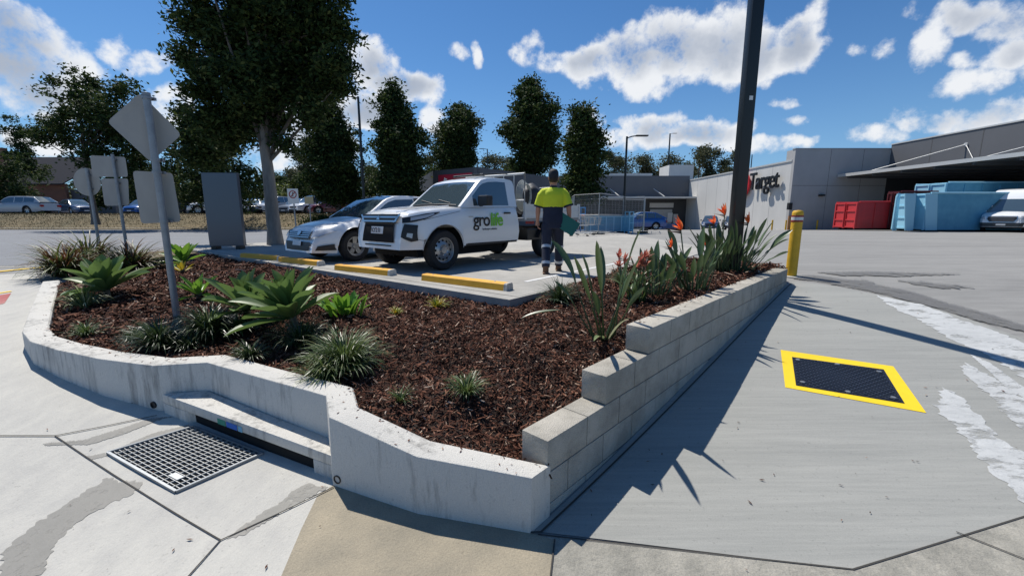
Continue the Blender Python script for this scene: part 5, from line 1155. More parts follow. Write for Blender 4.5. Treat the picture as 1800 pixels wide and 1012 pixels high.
for s in (-1,1): mb = MB(); mb.box((5.27, s*.7, .8), (.03,.28,.12)); mb.build('tail_light', M['red'], t)
mb = MB(); e = .028
mb.tube([(3.05,-.90,.9),(3.05,-.90,1.86),(3.05,.90,1.86),(3.05,.90,.9)], e, 8); mb.tube([(3.05,-.9,1.3),(3.05,.9,1.3)], .02, 6)
for y in (-.6,-.3,0,.3,.6): mb.tube([(3.05,y,.9),(3.05,y,1.86)], .012, 6)
mb.build('headboard_frame', M['tray'], t, smooth=60)
mb = MB(); mb.tube([(2.0,-.4,1.79),(3.1,-.4,1.9)], .018, 6); mb.tube([(2.1,.3,1.79),(3.1,.3,1.9)], .018, 6); mb.tube([(2.2,-.5,1.81),(2.2,.4,1.81)], .018, 6); mb.build('roof_load', M['dark'], t)
# load on the tray: mower, coiled hose, bags – each its own thing
def lump(name, lab, cat, c, sz, mt_, seed, n=40):
    bm = bmesh.new(); bmesh.ops.create_icosphere(bm, subdivisions=3, radius=1); rd_ = random.Random(seed); ph = [rd_.uniform(0,6) for _ in range(6)]
    for v in bm.verts:
        k = 1+.13*math.sin(v.co.x*4+ph[0])*math.sin(v.co.y*4+ph[1])+.09*math.sin(v.co.z*6+ph[2]); v.co = Vector((v.co.x*sz[0]*k, v.co.y*sz[1]*k, max(-.75, v.co.z)*sz[2]*k))
    me = bpy.data.meshes.new(name); bm.to_mesh(me); bm.free(); me.materials.append(mt_); me.polygons.foreach_set('use_smooth', [True]*len(me.polygons)); ob = bpy.data.objects.new(name, me); C.objects.link(ob)
    mw = Matrix.Translation((o.x,o.y,.702)) @ Matrix.Rotation(rzu, 4, 'Z'); ob.location = mw @ Vector(c); ob.rotation_euler.z = rzu; return tag(ob, lab, cat)
lump('green_waste_bag', 'dark rounded bag heaped at the back of the truck tray', 'bag', (4.75,-.55,1.22), (.30,.26,.24), mat('dark_bag', (.06,.055,.05), .7, var=.4), 2)
lump('tool_bag', 'black bulky bag behind the headboard of the truck tray', 'bag', (3.95,-.35,1.32), (.33,.32,.42), mat('black_bag', (.025,.025,.028), .6, var=.4), 5)
mw = Matrix.Translation((o.x,o.y,.702)) @ Matrix.Rotation(rzu, 4, 'Z')
th_ = thing('hose_coil', 'coiled pale hose hanging behind the cab of the truck', 'hose', mw @ Vector((3.5,-.55,1.42)), rzu); mb = MB()
for k in range(6): r = .17+.012*k; mb.tube([(r*math.cos(a), .025*k-.05, r*1.5*math.sin(a)) for a in np.linspace(0, 2*PI, 26)], .013, 6)
mb.build('coil', mat('hose_grey', (.35,.36,.33), .6), th_)
th_ = thing('mower', 'black mower with bent handles standing on the truck tray', 'mower', mw @ Vector((4.25,-.2,.92)), rzu); mb = MB(); mb.box((0,0,.25), (.55,.45,.18)); mb.build('deck', M['blackp'], th_, bevel=.05); mb = MB(); mb.lathe([(0,.52),(.12,.5),(.14,.36),(.14,.3)], 14); mb.build('engine', M['dark'], th_); mb = MB(); mb.tube([(.2,-.2,.3),(.55,-.2,.75),(.55,.2,.75),(.2,.2,.3)], .014, 6); mb.build('handle', M['galv'], th_)
for x in (-.22,.22):
    for y in (-.25,.25): mb = MB(); mb.lathe([(0,-.02),(.09,-.02),(.09,.02),(0,.02)], 14, 'y', (x,y,.09)); mb.build('wheel', M['rubber'], th_)
# ------------------------------------------------------------------ delivery van at the right edge
V_ = dict(L=5.9, W=2.0, H=2.68, R=.36, bot=[(0,.34),(5.9,.36)], top=[(0,.98),(.15,1.05),(.55,1.18),(.95,1.28),(1.4,1.34),(5.9,1.36)], arch=[(1.0,.44),(4.7,.44)], wheels=[(1.0,0),(4.7,0)],
  gh=(.85,1.50,5.8,5.9), roof=[(.85,1.28),(1.3,1.80),(1.5,2.02),(1.75,2.36),(2.1,2.60),(2.6,2.68),(5.7,2.68),(5.9,2.55)], win=[(1.30,1.95)], gb=.96, gt=.82, nose=.20, nl=.6, lean=.10, caprear=True)
c = W(1741,409,.60); 
t, NP, SP, sx, hwf = vehicle('delivery_van', 'white high roof delivery van at the right edge in front of the blue skips', 'van', (c[0]+.75, c[1]+.2, .60), .55, V_, M['white'])
NP('grille', [(-.50,.66),(.50,.66),(.62,.84),(.58,.96),(-.58,.96),(-.62,.84)], M['blackp'], .012)
for z in (.72,.80,.88): NP('grille_bar', [(-.5,z-.01),(.5,z-.01),(.52,z+.01),(-.52,z+.01)], mat('grille_grey', (.18,.18,.19), .4), .025)
for poly in ([(-.62,.84),(-.58,.98),(.58,.98),(.62,.84),(.66,.84),(.62,1.01),(-.62,1.01),(-.66,.84)], [(-.66,.84),(-.52,.63),(.52,.63),(.66,.84),(.62,.84),(.50,.66),(-.50,.66),(-.62,.84)]): NP('grille_frame', poly, M['chrome'], .03)
NP('bumper', [(-.85,.36),(.85,.36),(.90,.60),(-.90,.60)], mat('van_bumper', (.035,.038,.04), .5), .014)
NP('number_plate', [(-.2,.44),(.2,.44),(.2,.53),(-.2,.53)], M['plate'], .03)
for s in (0,1): q = [(.68,.78),(.92,.86),(.93,1.06),(.74,1.0)]; NP('headlight', q if s else mirror_y(q), M['lamp'], .014)
for s in (-1,1): mb = MB(); mb.box((1.35, s*1.14, 1.55), (.15,.24,.32)); mb.build('mirror', M['blackp'], t, bevel=.03)
for s in (-1,1): SP('side_moulding', [(.75,.40),(5.6,.42),(5.6,.62),(.75,.62)], MATS['van_bumper'], s, .006)
# ------------------------------------------------------------------ distant cars
CP = {'silver': (.42,.44,.46), 'navy': (.02,.04,.09), 'white': (.75,.76,.77), 'black': (.02,.02,.022), 'dark red': (.16,.015,.02), 'grey': (.16,.17,.18), 'blue': (.015,.09,.32), 'light blue': (.25,.33,.42)}
def car(lab, x, y, z, rz, kind, colr, group=None):
    P = {'sedan': lambda: sedan_P(4.7,1.8,1.46), 'wagon': lambda: sedan_P(4.85,1.82,1.5,wagon=True), 'hatch': lambda: sedan_P(4.1,1.75,1.5,hb=True), 'suv': lambda: sedan_P(4.5,1.86,1.68,hb=True,R_=.36,lift=.12)}[kind]()
    t, NP, SP, sx, hwf = vehicle('parked_car', lab, 'car', (x,y,z), rz, P, paint('paint_'+colr.replace(' ','_'), CP[colr]), group, fine=False); trim(t, NP, SP, P); return t
zc = 1.73
GC = 'cars parked in the raised car park across the road'
def cx(u, Y): return D(u, 365, Y)[0]
car('silver wagon seen side on at the far left edge, facing left', cx(-8,37.5), 37.5, zc, 0, 'wagon', 'silver', GC)
car('dark navy car with a bright windscreen just right of the silver wagon', cx(152,43), 43, zc, PI*.86, 'sedan', 'navy', GC)
car('blue car half hidden behind the small sign backs', cx(226,43), 43, zc, PI/2+.1, 'hatch', 'blue', GC)
car('white four wheel drive between the rectangular sign and the grey sign board', cx(329,37), 37.2, zc, .35, 'suv', 'white', GC)
car('black car between the grey sign board and the tree trunk', cx(436,39), 39, zc, 1.9, 'sedan', 'black', GC)
car('silver four wheel drive directly left of the tree trunk', cx(452,39.5), 39.5, zc, 1.35, 'suv', 'silver', GC)
car('grey car directly right of the big tree trunk', cx(497,39.5), 39.5, zc, 1.35, 'sedan', 'grey', GC)
car('white car behind the red ring traffic sign', cx(512,38.5), 38.7, zc, 1.1, 'suv', 'white', GC)
car('dark red car right of the tan sign', cx(543,38.5), 38.5, zc, .25, 'sedan', 'dark red', GC)
car('white hatchback just right of the dark red car', cx(592,42), 42, zc, 1.4, 'hatch', 'white', GC)
car('black four wheel drive behind the column tree', cx(618,41), 41, zc, 1.5, 'suv', 'black', GC)
car('silver sedan above the roof of the white sedan', cx(646,37.5), 38, zc, .7, 'sedan', 'silver', GC)
car('pale blue car left of the truck cab in the background', cx(700,41), 41, zc, .9, 'sedan', 'light blue', GC)
car('black hatchback between the sign backs and the white four wheel drive', cx(262,43), 43, zc, 1.3, 'hatch', 'black', GC)
g = D(1176,404,40)
car('bright blue four wheel drive parked by the end of the wire fence', g[0]-4.6, 41, G(g[0],41), .08, 'suv', 'blue')
g = D(1236,400,46); car('dark blue hatchback parked against the pale store wall', g[0]+.3, 45, G(g[0],44)-.05, 1.15, 'hatch', 'navy')
g = D(1266,400,46); car('black car behind the orange flowers against the pale store wall', g[0]+.5, 44, G(g[0],44)-.05, 1.2, 'sedan', 'black')
g = D(1182,398,48); t = thing('pallet_crate', 'low dark blue crate beside the roller door of the shop', 'crate', (g[0]-.2,48.3,.12)); mb = MB(); W_(mb, -.9,.9,0,.06,0,.55); W_(mb, -.9,-.84,.06,1,0,.55); W_(mb, .84,.9,.06,1,0,.55); W_(mb, -.84,.84,.94,1,0,.55); mb.build('crate', mat('crate_blue', (.02,.07,.2), .5), t)
# ================================================================== TREES
M['leafd'] = mat('dark_leaf', (.03,.05,.015), .75, spec=.2, island=[(0,(.011,.023,.006)),(.45,(.023,.044,.011)),(.8,(.042,.070,.017)),(.95,(.065,.085,.024)),(1,(.11,.12,.035))], trans=.16)
M['leafg'] = mat('gum_leaf', (.08,.09,.05), .75, spec=.2, island=[(0,(.035,.045,.02)),(.6,(.075,.085,.04)),(1,(.15,.14,.08))], trans=.15)
M['leafl'] = mat('light_leaf', (.1,.14,.03), .5, island=[(0,(.05,.08,.015)),(.6,(.10,.14,.03)),(1,(.18,.2,.05))], trans=.2)
def tree(name, lab, base, H, blobs, nleaf, ls, mt, tr, trunk_to=.6, seed=1, group=None, clump=None, lean=(0,0), shell=.45, cat='tree', bmat=None, twigs=26, per=90):
    """blobs: ellipsoids (x, y, z, rx, ry, rz) relative to the base"""
    r_ = np.random.RandomState(seed); t = thing(name, lab, cat, base, 0, group); rd = random.Random(seed)
    B_ = np.array(blobs); vol = B_[:,3]*B_[:,4]*B_[:,5]; vol = vol**.8; pr = vol/vol.sum(); cs = (clump or ls*3.2)*1.15; nc = max(8, nleaf//per)
    k = r_.choice(len(B_), nc, p=pr); v = r_.normal(size=(nc,3)); v /= np.linalg.norm(v,axis=1)[:,None]; rr = (r_.rand(nc)**shell)[:,None]*r_.uniform(.86,1.1,(nc,1)); c = B_[k,:3]+v*rr*B_[k,3:]
    n = nc*per; cc = np.repeat(c, per, 0)+r_.normal(size=(n,3))*cs*np.repeat(r_.uniform(.35,.75,(nc,1)), per, 0)*np.array([1,1,.7])
    d = r_.normal(size=(n,3)); d[:,2] = d[:,2]*.6-.15; d /= np.linalg.norm(d,axis=1)[:,None]; q = r_.normal(size=(n,3)); s = np.cross(d,q); s /= np.linalg.norm(s,axis=1)[:,None]
    L1 = (ls*r_.uniform(.6,1.25,n))[:,None]; w = L1*.24; up = np.cross(s,d)*L1*.08
    V = np.stack([cc-d*L1*.5, cc+s*w+up, cc+d*L1*.5, cc-s*w+up], 1); o = quads_mesh('crown', V, mt, t)
    mb = MB(); z1 = H*trunk_to; n_ = 9; pts = [(lean[0]*(i/n_)**1.5+rd.uniform(-.03,.03)*tr*4*(i > 0), lean[1]*i/n_, -.2+(z1+.2)*i/n_) for i in range(n_+1)]; rs_ = [tr*(1.25 if i == 0 else 1-.62*i/n_) for i in range(n_+1)]
    mb.tube(pts, rs_, 14); bm_ = bmat or M['trunk']; mb.build('trunk', bm_, t, smooth=60)
    mb = MB()
    for i in range(twigs):
        tgt = Vector(c[r_.randint(nc)]); a = rd.uniform(.45,1); j = a*n_; j0 = int(min(n_-1, j)); p0 = Vector(pts[j0]).lerp(Vector(pts[j0+1]), j-j0)
        if tgt.z < p0.z-.5: continue
        md = p0.lerp(tgt, .5)+Vector((rd.uniform(-1,1), rd.uniform(-1,1), rd.uniform(0,1)))*.05*H*.4; mb.tube([p0, md, tgt], [tr*.30, tr*.16, tr*.04], 6)
    if mb.v: mb.build('branch', M['trunk'], t, smooth=60)
    return t
def col_blobs(h0, h1, w, seed, n=9, dx=0):
    rd = random.Random(seed); out = []
    for i in range(n):
        f = (i+.5)/n; z = lerp(h0, h1, f); r = w*(.55+.45*math.sin(PI*min(1,f*.72+.2)))*(1 if f < .75 else lerp(1,.45,(f-.75)/.25)); out.append((dx+rd.uniform(-.25,.25)*w, rd.uniform(-.25,.25)*w, z, r*rd.uniform(.75,1.05), r*.95, (h1-h0)/n*1.15))
    return out
# big tree beside the sign board (px traced silhouette turned into clumps round the trunk at its own distance)
bx, by = -7.95, 14.3
def pb(u, v, ru, rv, dy=0, ry=None):
    q = D(u, v, by+dy); k = by+dy; s = k/FPX*1.0; return (q[0]-bx, dy, q[2]-.7, ru*s*.78, (ry or ru*s*.85), rv*s*.80)
blobs = [pb(400,60,75,70,.3), pb(360,150,45,50,-.3), pb(345,30,35,45,0), pb(340,110,35,30,.5), pb(480,40,80,80,0), pb(560,60,55,55,.4), pb(590,110,42,42,-.4), pb(600,50,30,35,0), pb(520,140,70,60,.6), pb(440,150,70,60,-.6), pb(460,215,55,45,.4), pb(540,200,35,40,-.3), pb(390,215,55,50,.2), pb(500,-60,90,80,0), pb(400,-50,70,70,0), pb(455,-140,80,70,0), pb(580,-30,50,50,0), pb(590,150,30,28,.2), pb(505,255,22,25,0), pb(360,270,50,40,1.0), pb(345,225,40,45,1.2)]
tree('shade_tree', 'largest tree with a thick pale trunk and dark spreading crown beside the grey sign board', (bx,by,.7), 9.6, blobs, 100000, .165, M['leafd'], .235, .62, 3, clump=.30, twigs=40, lean=(-.1,0), bmat=mat('pale_bark', (.30,.27,.235), .95, scale=5, bump=.8, bscale=20, stretch=(2,2,.5), col2=(.17,.15,.13)))
ct = 'dark column shaped trees behind the parked vehicles'
def ctree(u, vtop, vbot, wpx, Y, vbase, lab, seed, nl=11000, ls=.24, z0=None, n=10):
    zb_ = D(u, vbase, Y)[2]; X = D(u, vbase, Y)[0]; h1 = D(u, vtop, Y)[2]-zb_; h0 = D(u, vbot, Y)[2]-zb_; w = wpx/2*Y/FPX*1.08; nl = int(nl*2.6); ls *= 1.1
    return tree('column_tree', lab, (X,Y,zb_), h1, col_blobs(max(h0,.6), h1-.25, w*.93, seed, n), nl, ls, M['leafd'], .16, .85, seed, ct, clump=ls*1.7)
ctree(596,168,352,100,33,378,'leftmost column tree, its trunk visible above the white sedan',11,12000)
ctree(708,150,350,88,32,374,'tall column tree above the bonnet of the truck',12,14000)
ctree(806,180,300,76,42,372,'shorter column tree left of centre behind the red sign shop',13,11000,.28)
ctree(936,140,300,88,38,380,'tallest centre column tree behind the corner shop, above the person',14,15000,.27)
ctree(1020,182,345,62,27,392,'thinner open column tree right above the person by the wire fence',15,7500,.22)
t = tree('background_tree', 'rounded dark tree rising behind the diamond sign', (D(165,372,30)[0],30,1.2), 10, [(x*30/FPX,dy,z*30/FPX,rx*30/FPX,rx*30/FPX,rz*30/FPX) for x,z,rx,rz,dy in [(20,205,48,40,0),(0,165,60,40,.5),(60,170,50,45,-.5),(-40,140,35,28,0),(30,110,48,45,.5),(75,100,50,50,0),(-55,155,18,14,0),(75,210,30,30,0),(20,235,25,22,0),(110,150,30,40,0)]], 17000, .26, M['leafd'], .22, .5, 21, clump=.5)
tree('background_tree', 'dark tree mass between the diamond sign and the big trunk', (D(385,372,31)[0],31,1.3), 9, [(x*31/FPX,dy,z*31/FPX,rx*31/FPX,rx*31/FPX,rz*31/FPX) for x,z,rx,rz,dy in [(0,110,65,55,0),(-40,140,40,45,.5),(40,60,50,40,0),(-20,45,60,35,1),(30,150,45,40,0),(-50,90,35,40,0)]], 14000, .26, M['leafd'], .2, .4, 22, clump=.55)
tree('pine_tree', 'narrow pine standing above the brick building roof', (D(50,360,52)[0],52,1.7), 10, [(x*52/FPX,0,z*52/FPX,rx*52/FPX,rx*52/FPX,rz*52/FPX) for x,z,rx,rz in [(-2,155,9,10),(0,140,16,12),(4,118,18,14),(8,98,22,14),(12,78,26,14)]], 5000, .3, M['leafd'], .2, .8, 23, clump=.45)
tree('background_tree', 'dark tree cut off by the left edge behind the silver wagon', (D(5,366,44)[0],44,1.7), 8, [(x*44/FPX,dy,z*44/FPX,rx*44/FPX,rx*44/FPX,rz*44/FPX) for x,z,rx,rz,dy in [(-30,60,60,50,0),(25,50,40,45,0),(-60,80,50,40,0),(30,90,22,22,0),(40,25,30,30,0)]], 10000, .3, M['leafd'], .25, .4, 24, clump=.6)
tree('background_tree', 'low bright green tree glimpsed behind the rectangular sign', (D(312,372,40)[0],40,1.7), 4, [(0,0,2.6,2.2,2,1.4),(1.6,.3,3.2,1.5,1.5,1.0),(-1,0,1.5,1.5,1.5,1)], 4000, .26, M['leafl'], .12, .4, 25, clump=.4)
tree('background_tree', 'small round yellow green tree right of the big trunk', (D(497,370,44)[0],44,1.7), 3, [(0,0,2.0,1.3,1.3,1.2)], 1500, .22, M['leafl'], .1, .4, 26, clump=.3)
for i, (u, Y, h, w, lab) in enumerate([(-60,50,7,6,'dark tree beyond the silver wagon outside the left edge'),(215,54,5.5,4.5,'low dark tree behind the small sign backs'),(262,50,5.5,4,'low dark tree between the small signs and the diamond sign post'),(345,49,5,5,'low dark tree behind the white four wheel drive'),(455,52,5.5,5,'low dark tree behind the big trunk'),(520,50,4.6,4,'low dark tree behind the red ring sign'),(560,54,5.5,5,'low dark tree behind the dark red car'),(640,52,5.5,4.5,'low dark tree behind the light pole'),(700,50,5.5,4.5,'low dark tree behind the truck windscreen'),(748,56,6,4,'low dark tree touching the red sign shop')]):
    rd = random.Random(i+90); c = D(u, 370, Y); z0 = 1.7
    tree('background_tree', lab, (c[0],Y,z0), h, [(rd.uniform(-.6,.6)*w, rd.uniform(-.4,.4)*w, h*rd.uniform(.25,.8), w*rd.uniform(.3,.5), w*.4, h*rd.uniform(.16,.26)) for _ in range(9)], 6500, .32, M['leafd'], .15, .5, 200+i, clump=.5, group='low dark trees behind the raised car park', twigs=8)
# gum trees beyond the buildings
def gum(u, vtop, wpx, Y, lab, seed, nl=5000, zb_=0, op=.9, mt_=None, vb=330):
    Y += 8 if u > 1050 else 0; zb_ = -.8 if u > 700 else zb_
    X = D(u, 350, Y)[0]; h = D(u, vtop, Y)[2]-zb_; w = wpx/2*Y/FPX; rd = random.Random(seed); hb = D(u, vb, Y)[2]-zb_; bl = []
    for i in range(12):
        f = rd.random(); bl.append((rd.uniform(-.75,.75)*w, rd.uniform(-.5,.5)*w, lerp(max(1.5,hb), h*.93, f), w*rd.uniform(.18,.36), w*.3, w*rd.uniform(.14,.26)))
    return tree('gum_tree', lab, (X,Y,zb_), h, bl, nl, .42*Y/80, mt_ or M['leafg'], .28, .8, seed, 'gum trees beyond the buildings', clump=.85*Y/80, twigs=16)
gl = [(1078,262,40,82,'gum tree showing right of the open column tree'),(1098,275,60,90,'gum tree behind the dark light pole above the shop'),(1140,272,70,88,'broad gum tree behind the thin pole'),(1180,268,40,84,'gum tree just right of the thin pole'),(1225,252,66,86,'tall airy gum tree over the roof box'),(1270,258,60,84,'gum tree touching the tall dark pole on its left'),(1205,285,60,95,'low gum tree behind the roof box'),(870,262,70,95,'gum tree between the two centre column trees'),(765,262,40,90,'thin gum tree between two column trees left of centre'),(655,280,44,70,'pale gum tree behind the dark light pole'),(500,300,60,70,'dark gum tree right of the big trunk'),(548,262,56,75,'airy gum tree behind the leftmost column tree'),(280,300,60,80,'gum tree behind the two small signs'),(905,285,50,92,'low gum tree behind the truck headboard')]
for i, (u, v, w, Y, lab) in enumerate(gl): gum(u, v, w, Y, lab, 70+i, 5200 if w > 50 else 3600, zb_=0 if u > 700 else 1.6)
# far wood closing the horizon
r_ = np.random.RandomState(8); n = 26000; X = r_.uniform(-190, 130, n); Y = r_.uniform(112, 128, n); hh_ = 7.5+1.6*np.sin(X*.21)+1.1*np.sin(X*.53+1)+r_.normal(size=n)*.4; Z = r_.rand(n)**.7*hh_
d = r_.normal(size=(n,3)); d /= np.linalg.norm(d,axis=1)[:,None]; s = np.cross(d, r_.normal(size=(n,3))); s /= np.linalg.norm(s,axis=1)[:,None]; cc = np.stack([X,Y,Z],1)
tag(quads_mesh('far_wood', np.stack([cc-d*.7,cc+s*.45,cc+d*.7,cc-s*.45],1), M['leafg']), kind='stuff')
# shrub at the bank and dry grass blades
t = thing('low_shrub', 'dark low shrub on the grass bank behind the white sedan', 'shrub', (D(575,386,31.8)[0],31.8,.9)); r2 = np.random.RandomState(3); n = 3000; c = r2.normal(size=(n,3))*np.array([.9,.4,.22])+np.array([0,0,.35]); c[:,2] = np.abs(c[:,2]); d = r2.normal(size=(n,3)); d /= np.linalg.norm(d,axis=1)[:,None]; s = np.cross(d, r2.normal(size=(n,3))); s /= np.linalg.norm(s,axis=1)[:,None]; quads_mesh('foliage', np.stack([c-d*.09,c+s*.04,c+d*.09,c-s*.04],1), M['leafd'], t)
n = 26000; X = r2.uniform(-52, -9, n); Y = r2.uniform(31, 36, n); Z = np.array([G(a, b) for a, b in zip(X, Y)]); az = r2.uniform(0, 2*PI, n); h = r2.uniform(.04,.13,n); w = r2.uniform(.01,.03,n)
c = np.stack([X,Y,Z],1); s = np.stack([np.cos(az)*w,np.sin(az)*w,0*w],1); u_ = np.stack([r2.normal(size=n)*.04,r2.normal(size=n)*.04,h],1)
M['drygrass'] = mat('dry_grass', (.2,.17,.07), .8, island=[(0,(.06,.055,.022)),(.5,(.16,.12,.055)),(1,(.30,.23,.12))])
tag(quads_mesh('dry_grass', np.stack([c-s,c+s,c+s*.3+u_,c-s*.3+u_],1), M['drygrass']), kind='stuff')

# fallen leaves, grit and strayed mulch on the paving and kerb
r3 = np.random.RandomState(12); pts = []
for k in range(420):
    x, y = r3.uniform(-6, 6), r3.uniform(.8, 6.5)
    if inpoly([tuple(q) for q in ko]+[(-8,9),(4.5,7)]+[tuple(P1+dw*LW), tuple(P1)], np.array([x]), np.array([y]))[0]: continue
    pts.append((x, y, G(x, y)+.016, r3.uniform(.004,.02)))
for k in range(160):
    i = r3.randint(len(KO)-1); t_ = r3.rand(); f = r3.beta(3, 1.2); a = Vector(KO[i][:2]).lerp(Vector(KO[i+1][:2]), t_); b = KI[i].lerp(KI[i+1], t_); q = a.lerp(b, f); pts.append((q.x, q.y, lerp(KO[i][2], KO[i+1][2], t_)+.005, r3.uniform(.006,.018)))
for k in range(120):
    s_ = r3.uniform(1.3, LW); q = P1+dw*s_+nw*r3.beta(3,1.2)*.19; pts.append((q.x, q.y, .863+.005, r3.uniform(.008,.02)))
A_ = np.array(pts); n = len(A_); az = r3.uniform(0, 2*PI, n); d = np.stack([np.cos(az), np.sin(az), r3.normal(size=n)*.15],1)*A_[:,3:4]; s = np.stack([-np.sin(az), np.cos(az), r3.normal(size=n)*.2],1)*A_[:,3:4]*.3; c = A_[:,:3]
tag(quads_mesh('leaf_litter', np.stack([c-d,c+s,c+d,c-s],1), M['chip']), kind='stuff')
# ================================================================== PERSON seen from behind, walking away (+Y), a green folder under the right hand
PX, PY, PZ = .70, 7.35, .702
M['skin'] = mat('skin', (.42,.22,.15), .55, var=.1, scale=20); M['hiviz'] = mat('hi_vis_yellow', (.66,.74,.03), .8, bump=1.0, bscale=7, var=.18, scale=5); M['navy'] = mat('navy_cloth', (.020,.026,.052), .9, bump=1.0, bscale=7, var=.35, scale=6)
M['refl'] = mat('reflective_tape', (.5,.52,.55), .35, .3); M['boot'] = mat('tan_boot', (.16,.085,.045), .8, var=.2); M['hair'] = mat('dark_hair', (.02,.014,.01), .7)
def ering(c, rx, ry, n=20, tilt=0, p=2.2):
    o = []
    for k in range(n):
        a = 2*PI*k/n; x = rx*abs(math.cos(a))**(2/p)*(1 if math.cos(a) >= 0 else -1); y = ry*abs(math.sin(a))**(2/p)*(1 if math.sin(a) >= 0 else -1); o.append((c[0]+x, c[1]+y, c[2]+tilt*x))
    return o
def limb(mb, pts, n=16, caps=True):
    V = [Vector(p[:3]) for p in pts]; rings = []
    for i, p in enumerate(pts):
        t_ = (V[min(i+1,len(V)-1)]-V[max(i-1,0)]).normalized(); a = Vector((1,0,0))-t_*t_.x; a.normalize(); b = t_.cross(a); rx = p[3]; ry = p[4] if len(p) > 4 else rx
        rings.append([tuple(V[i]+a*rx*math.cos(2*PI*k/n)+b*ry*math.sin(2*PI*k/n)) for k in range(n)])
    mb.loft(rings)
def remesh(mb, name, mt_, parent, vox=.009, it=4):
    o = mb.build(name, mt_, None); m_ = o.modifiers.new('r', 'REMESH'); m_.mode = 'VOXEL'; m_.voxel_size = vox; s_ = o.modifiers.new('s', 'SMOOTH'); s_.factor = .5; s_.iterations = it
    bpy.context.view_layer.update(); me = bpy.data.meshes.new_from_object(o.evaluated_get(bpy.context.evaluated_depsgraph_get())); bpy.data.objects.remove(o)
    me.polygons.foreach_set('use_smooth', [True]*len(me.polygons)); o = bpy.data.objects.new(name, me); C.objects.link(o); o.parent = parent; return o
# arms (left hangs at the side, right bent slightly back holding the folder)
lsh, lel, lwr = (-.185,0,1.425), (-.255,.02,1.17), (-.265,.10,.93)
rsh, rel_, rwr = (.185,0,1.425), (.265,-.03,1.18), (.29,.05,.95)
mb = MB()
mb.loft([ering((0,0,.86),.155,.115), ering((0,0,.95),.165,.12), ering((0,0,1.1),.15,.11), ering((0,0,1.28),.175,.12), ering((0,0,1.42),.185,.11), ering((0,0,1.48),.12,.08), ering((0,.0,1.51),.062,.062), ering((0,.01,1.57),.056,.06)])
mb.loft([ering((0,.012,1.54),.045,.05), ering((0,.015,1.58),.062,.075), ering((0,.02,1.64),.074,.092), ering((0,.02,1.70),.078,.098), ering((0,.015,1.76),.072,.09), ering((0,.01,1.80),.045,.055), ering((0,.01,1.815),.01,.01)])
for s in (-1,1): mb.loft([ering((s*.076,.01,1.645),.010,.012,10), ering((s*.083,.004,1.67),.013,.02,10), ering((s*.085,.002,1.695),.010,.016,10), ering((s*.079,.006,1.70),.004,.006,10)])
mb.loft([ering((0,.112,1.645),.012,.014,10), ering((0,.118,1.66),.010,.012,10), ering((0,.108,1.70),.006,.008,10)])          # nose, turned away
for sh, el, wr in ((lsh, lel, lwr), (rsh, rel_, rwr)): limb(mb, [(*sh,.062),(*Vector(sh).lerp(Vector(el),.4),.056),(*el,.044),(*Vector(el).lerp(Vector(wr),.35),.043),(*wr,.027,.024)])
def hand(mb, wr, d, side, curl):
    w = Vector(wr); d = Vector(d).normalized(); s_ = Vector((0,1,0)) if abs(d.y) < .5 else Vector((1,0,0)); s_ = (s_-d*s_.dot(d)).normalized(); n_ = d.cross(s_)*side
    limb(mb, [(*w,.027,.02),(*(w+d*.04),.038,.018),(*(w+d*.085),.040,.016)], 12)
    for k, ln in enumerate((.070,.080,.075,.058)):
        b = w+d*.082+s_*(.030-.020*k); p1 = b+d*ln*.5+n_*-curl*.010; p2 = p1+d*ln*.32-n_*curl*.022; p3 = p2+d*ln*.15-n_*curl*.028; limb(mb, [(*b,.0095),(*p1,.009),(*p2,.008),(*p3,.006)], 8)
    b = w+d*.03+s_*.035; limb(mb, [(*b,.012),(*(b+d*.03+s_*.018-n_*.01),.010),(*(b+d*.055+s_*.018-n_*.022),.008)], 8)
hand(mb, lwr, (.0,.15,-1), -1, 1); hand(mb, rwr, (-.05,.1,-1), 1, 1.4)
# legs: left foot back (nearer), right foot forward
lh, lk, la = (-.095,0,.90), (-.11,-.02,.50), (-.115,-.19,.11)
rh, rk, ra = (.095,0,.90), (.12,.16,.50), (.125,.24,.10)
for h_, k_, a_ in ((lh,lk,la),(rh,rk,ra)): limb(mb, [(*h_,.085),(*Vector(h_).lerp(Vector(k_),.5),.072),(*k_,.054),(*Vector(k_).lerp(Vector(a_),.3),.054),(*a_,.036)])
per = remesh(mb, 'person', M['skin'], None, .0075, 3); per.data.materials.clear(); per.data.materials.append(M['skin']); per.location = (PX, PY, PZ); per.rotation_euler.z = -.06; per.scale = (.99,.97,.955)
tag(per, 'man in yellow and navy work shirt seen from behind holding a green folder', 'person')
# shirt: yellow yoke and sleeves above, navy below
def torso(z0, z1, e):
    prof = [(.86,.172,.128),(.95,.178,.13),(1.1,.165,.122),(1.18,.17,.125),(1.28,.19,.135),(1.38,.205,.135),(1.43,.185,.12),(1.47,.135,.10),(1.515,.07,.072)]
    zs_ = sorted(set([z0, z1]+[p[0] for p in prof if z0 < p[0] < z1])); return [ering((0,0,z), np.interp(z,[p[0] for p in prof],[p[1] for p in prof])+e, np.interp(z,[p[0] for p in prof],[p[2] for p in prof])+e, 24) for z in zs_]
mb = MB(); mb.loft(torso(1.17,1.515,.006))
for sh, el in ((lsh,lel),(rsh,rel_)): a = Vector(sh); b = Vector(el); limb(mb, [(*(a+Vector((-.10 if a.x > 0 else .10,0,.045))),.05,.07),(*(a+Vector((-.03 if a.x > 0 else .03,0,.012))),.074,.085),(*a.lerp(b,.2),.080,.086),(*a.lerp(b,.5),.080,.08),(*a.lerp(b,.9),.082,.078)])
remesh(mb, 'shirt_yoke', M['hiviz'], per, .010, 5)
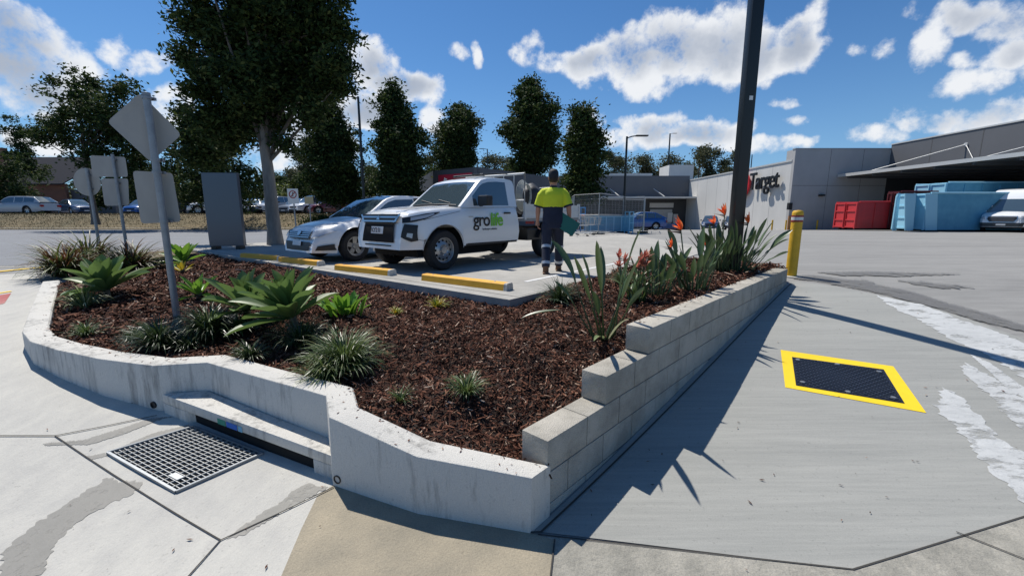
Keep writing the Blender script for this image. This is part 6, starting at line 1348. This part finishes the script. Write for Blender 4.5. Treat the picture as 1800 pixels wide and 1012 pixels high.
mb = MB(); mb.loft(torso(.87,1.20,.004)); remesh(mb, 'shirt_body', M['navy'], per, .010, 4)
for sh, el in ((lsh,lel),(rsh,rel_)): a = Vector(sh); b = Vector(el); mb = MB(); limb(mb, [(*a.lerp(b,.88),.0855,.0815),(*a.lerp(b,.98),.085,.081)]); mb.build('sleeve_cuff', M['navy'], per, smooth=50)
mb = MB(); mb.loft([ering((0,0,1.505),.066,.066), ering((0,.005,1.545),.062,.066)]); mb.build('collar', M['navy'], per, smooth=60)
mb = MB(); mb.loft([ering((0,0,.80),.158,.122), ering((0,0,.90),.172,.13), ering((0,0,.96),.168,.125)])
for h_, k_, a_ in ((lh,lk,la),(rh,rk,ra)): h_ = Vector(h_); k_ = Vector(k_); a_ = Vector(a_); limb(mb, [(*(h_+Vector((0,0,-.02))),.10,.115),(*h_.lerp(k_,.5),.092,.098),(*k_,.078,.08),(*k_.lerp(a_,.4),.075,.078),(*k_.lerp(a_,.98),.070,.075)])
remesh(mb, 'trousers', M['navy'], per, .010, 4)
for h_, k_, a_ in ((lh,lk,la),(rh,rk,ra)):
    k_ = Vector(k_); a_ = Vector(a_); h_ = Vector(h_)
    for f0, f1, r_0 in ((.02,.14,.083),(.74,.86,.080)): mb = MB(); limb(mb, [(*k_.lerp(a_,f0),r_0,r_0+.003),(*k_.lerp(a_,f1),r_0-.002,r_0+.002)]); mb.build('reflective_band', M['refl'], per, smooth=50)
    mb = MB(); hz = .06 if a_.y < 0 else 0
    limb(mb, [(a_.x,a_.y,.17,.052,.055),(a_.x,a_.y,.10,.052,.056),(a_.x,a_.y+.01,.05,.052,.06),(a_.x,a_.y+.01,.012,.05,.06)]); mb.box((a_.x,a_.y+.09,.045), (.095,.20,.075)); mb.box((a_.x,a_.y+.055,.012), (.105,.30,.024)); remesh(mb, 'boot', M['boot'], per, .008, 3)
mb = MB(); mb.loft([ering((0,.012,1.66),.080,.098), ering((0,.012,1.72),.088,.108), ering((0,.012,1.78),.083,.102), ering((0,.01,1.825),.058,.072), ering((0,.01,1.84),.012,.015)]); cap_ = mb.build('cap', mat('black_cap', (.012,.014,.018), .7), per, smooth=60)
mb = MB(); mb.prism([(-.07,.10),(-.055,.185),(0,.205),(.055,.185),(.07,.10)], 1.70, 1.708); mb.build('cap_peak', MATS['black_cap'], per)
mb = MB(); mb.loft([ering((0,.0,1.60),.058,.066), ering((0,-.005,1.635),.076,.086), ering((0,.0,1.68),.081,.097)]); mb.build('hair', M['hair'], per, smooth=60)
# the green folder, a thing held in the right hand
fo = thing('green_folder', 'dark green folder with pale papers held in the hand of the man', 'folder', (PX+.24,PY-.06,PZ+.83), 0); fo.rotation_euler = (R(-12), R(32), R(-8))
mb = MB(); mb.box((0,0,0), (.36,.006,.25)); mb.box((0,-.022,0), (.36,.006,.25)); mb.build('cover', mat('green_card', (.02,.14,.10), .5), fo)
mb = MB(); mb.box((-.006,-.011,.004), (.35,.012,.245)); mb.build('papers', mat('paper', (.5,.52,.5), .8), fo)
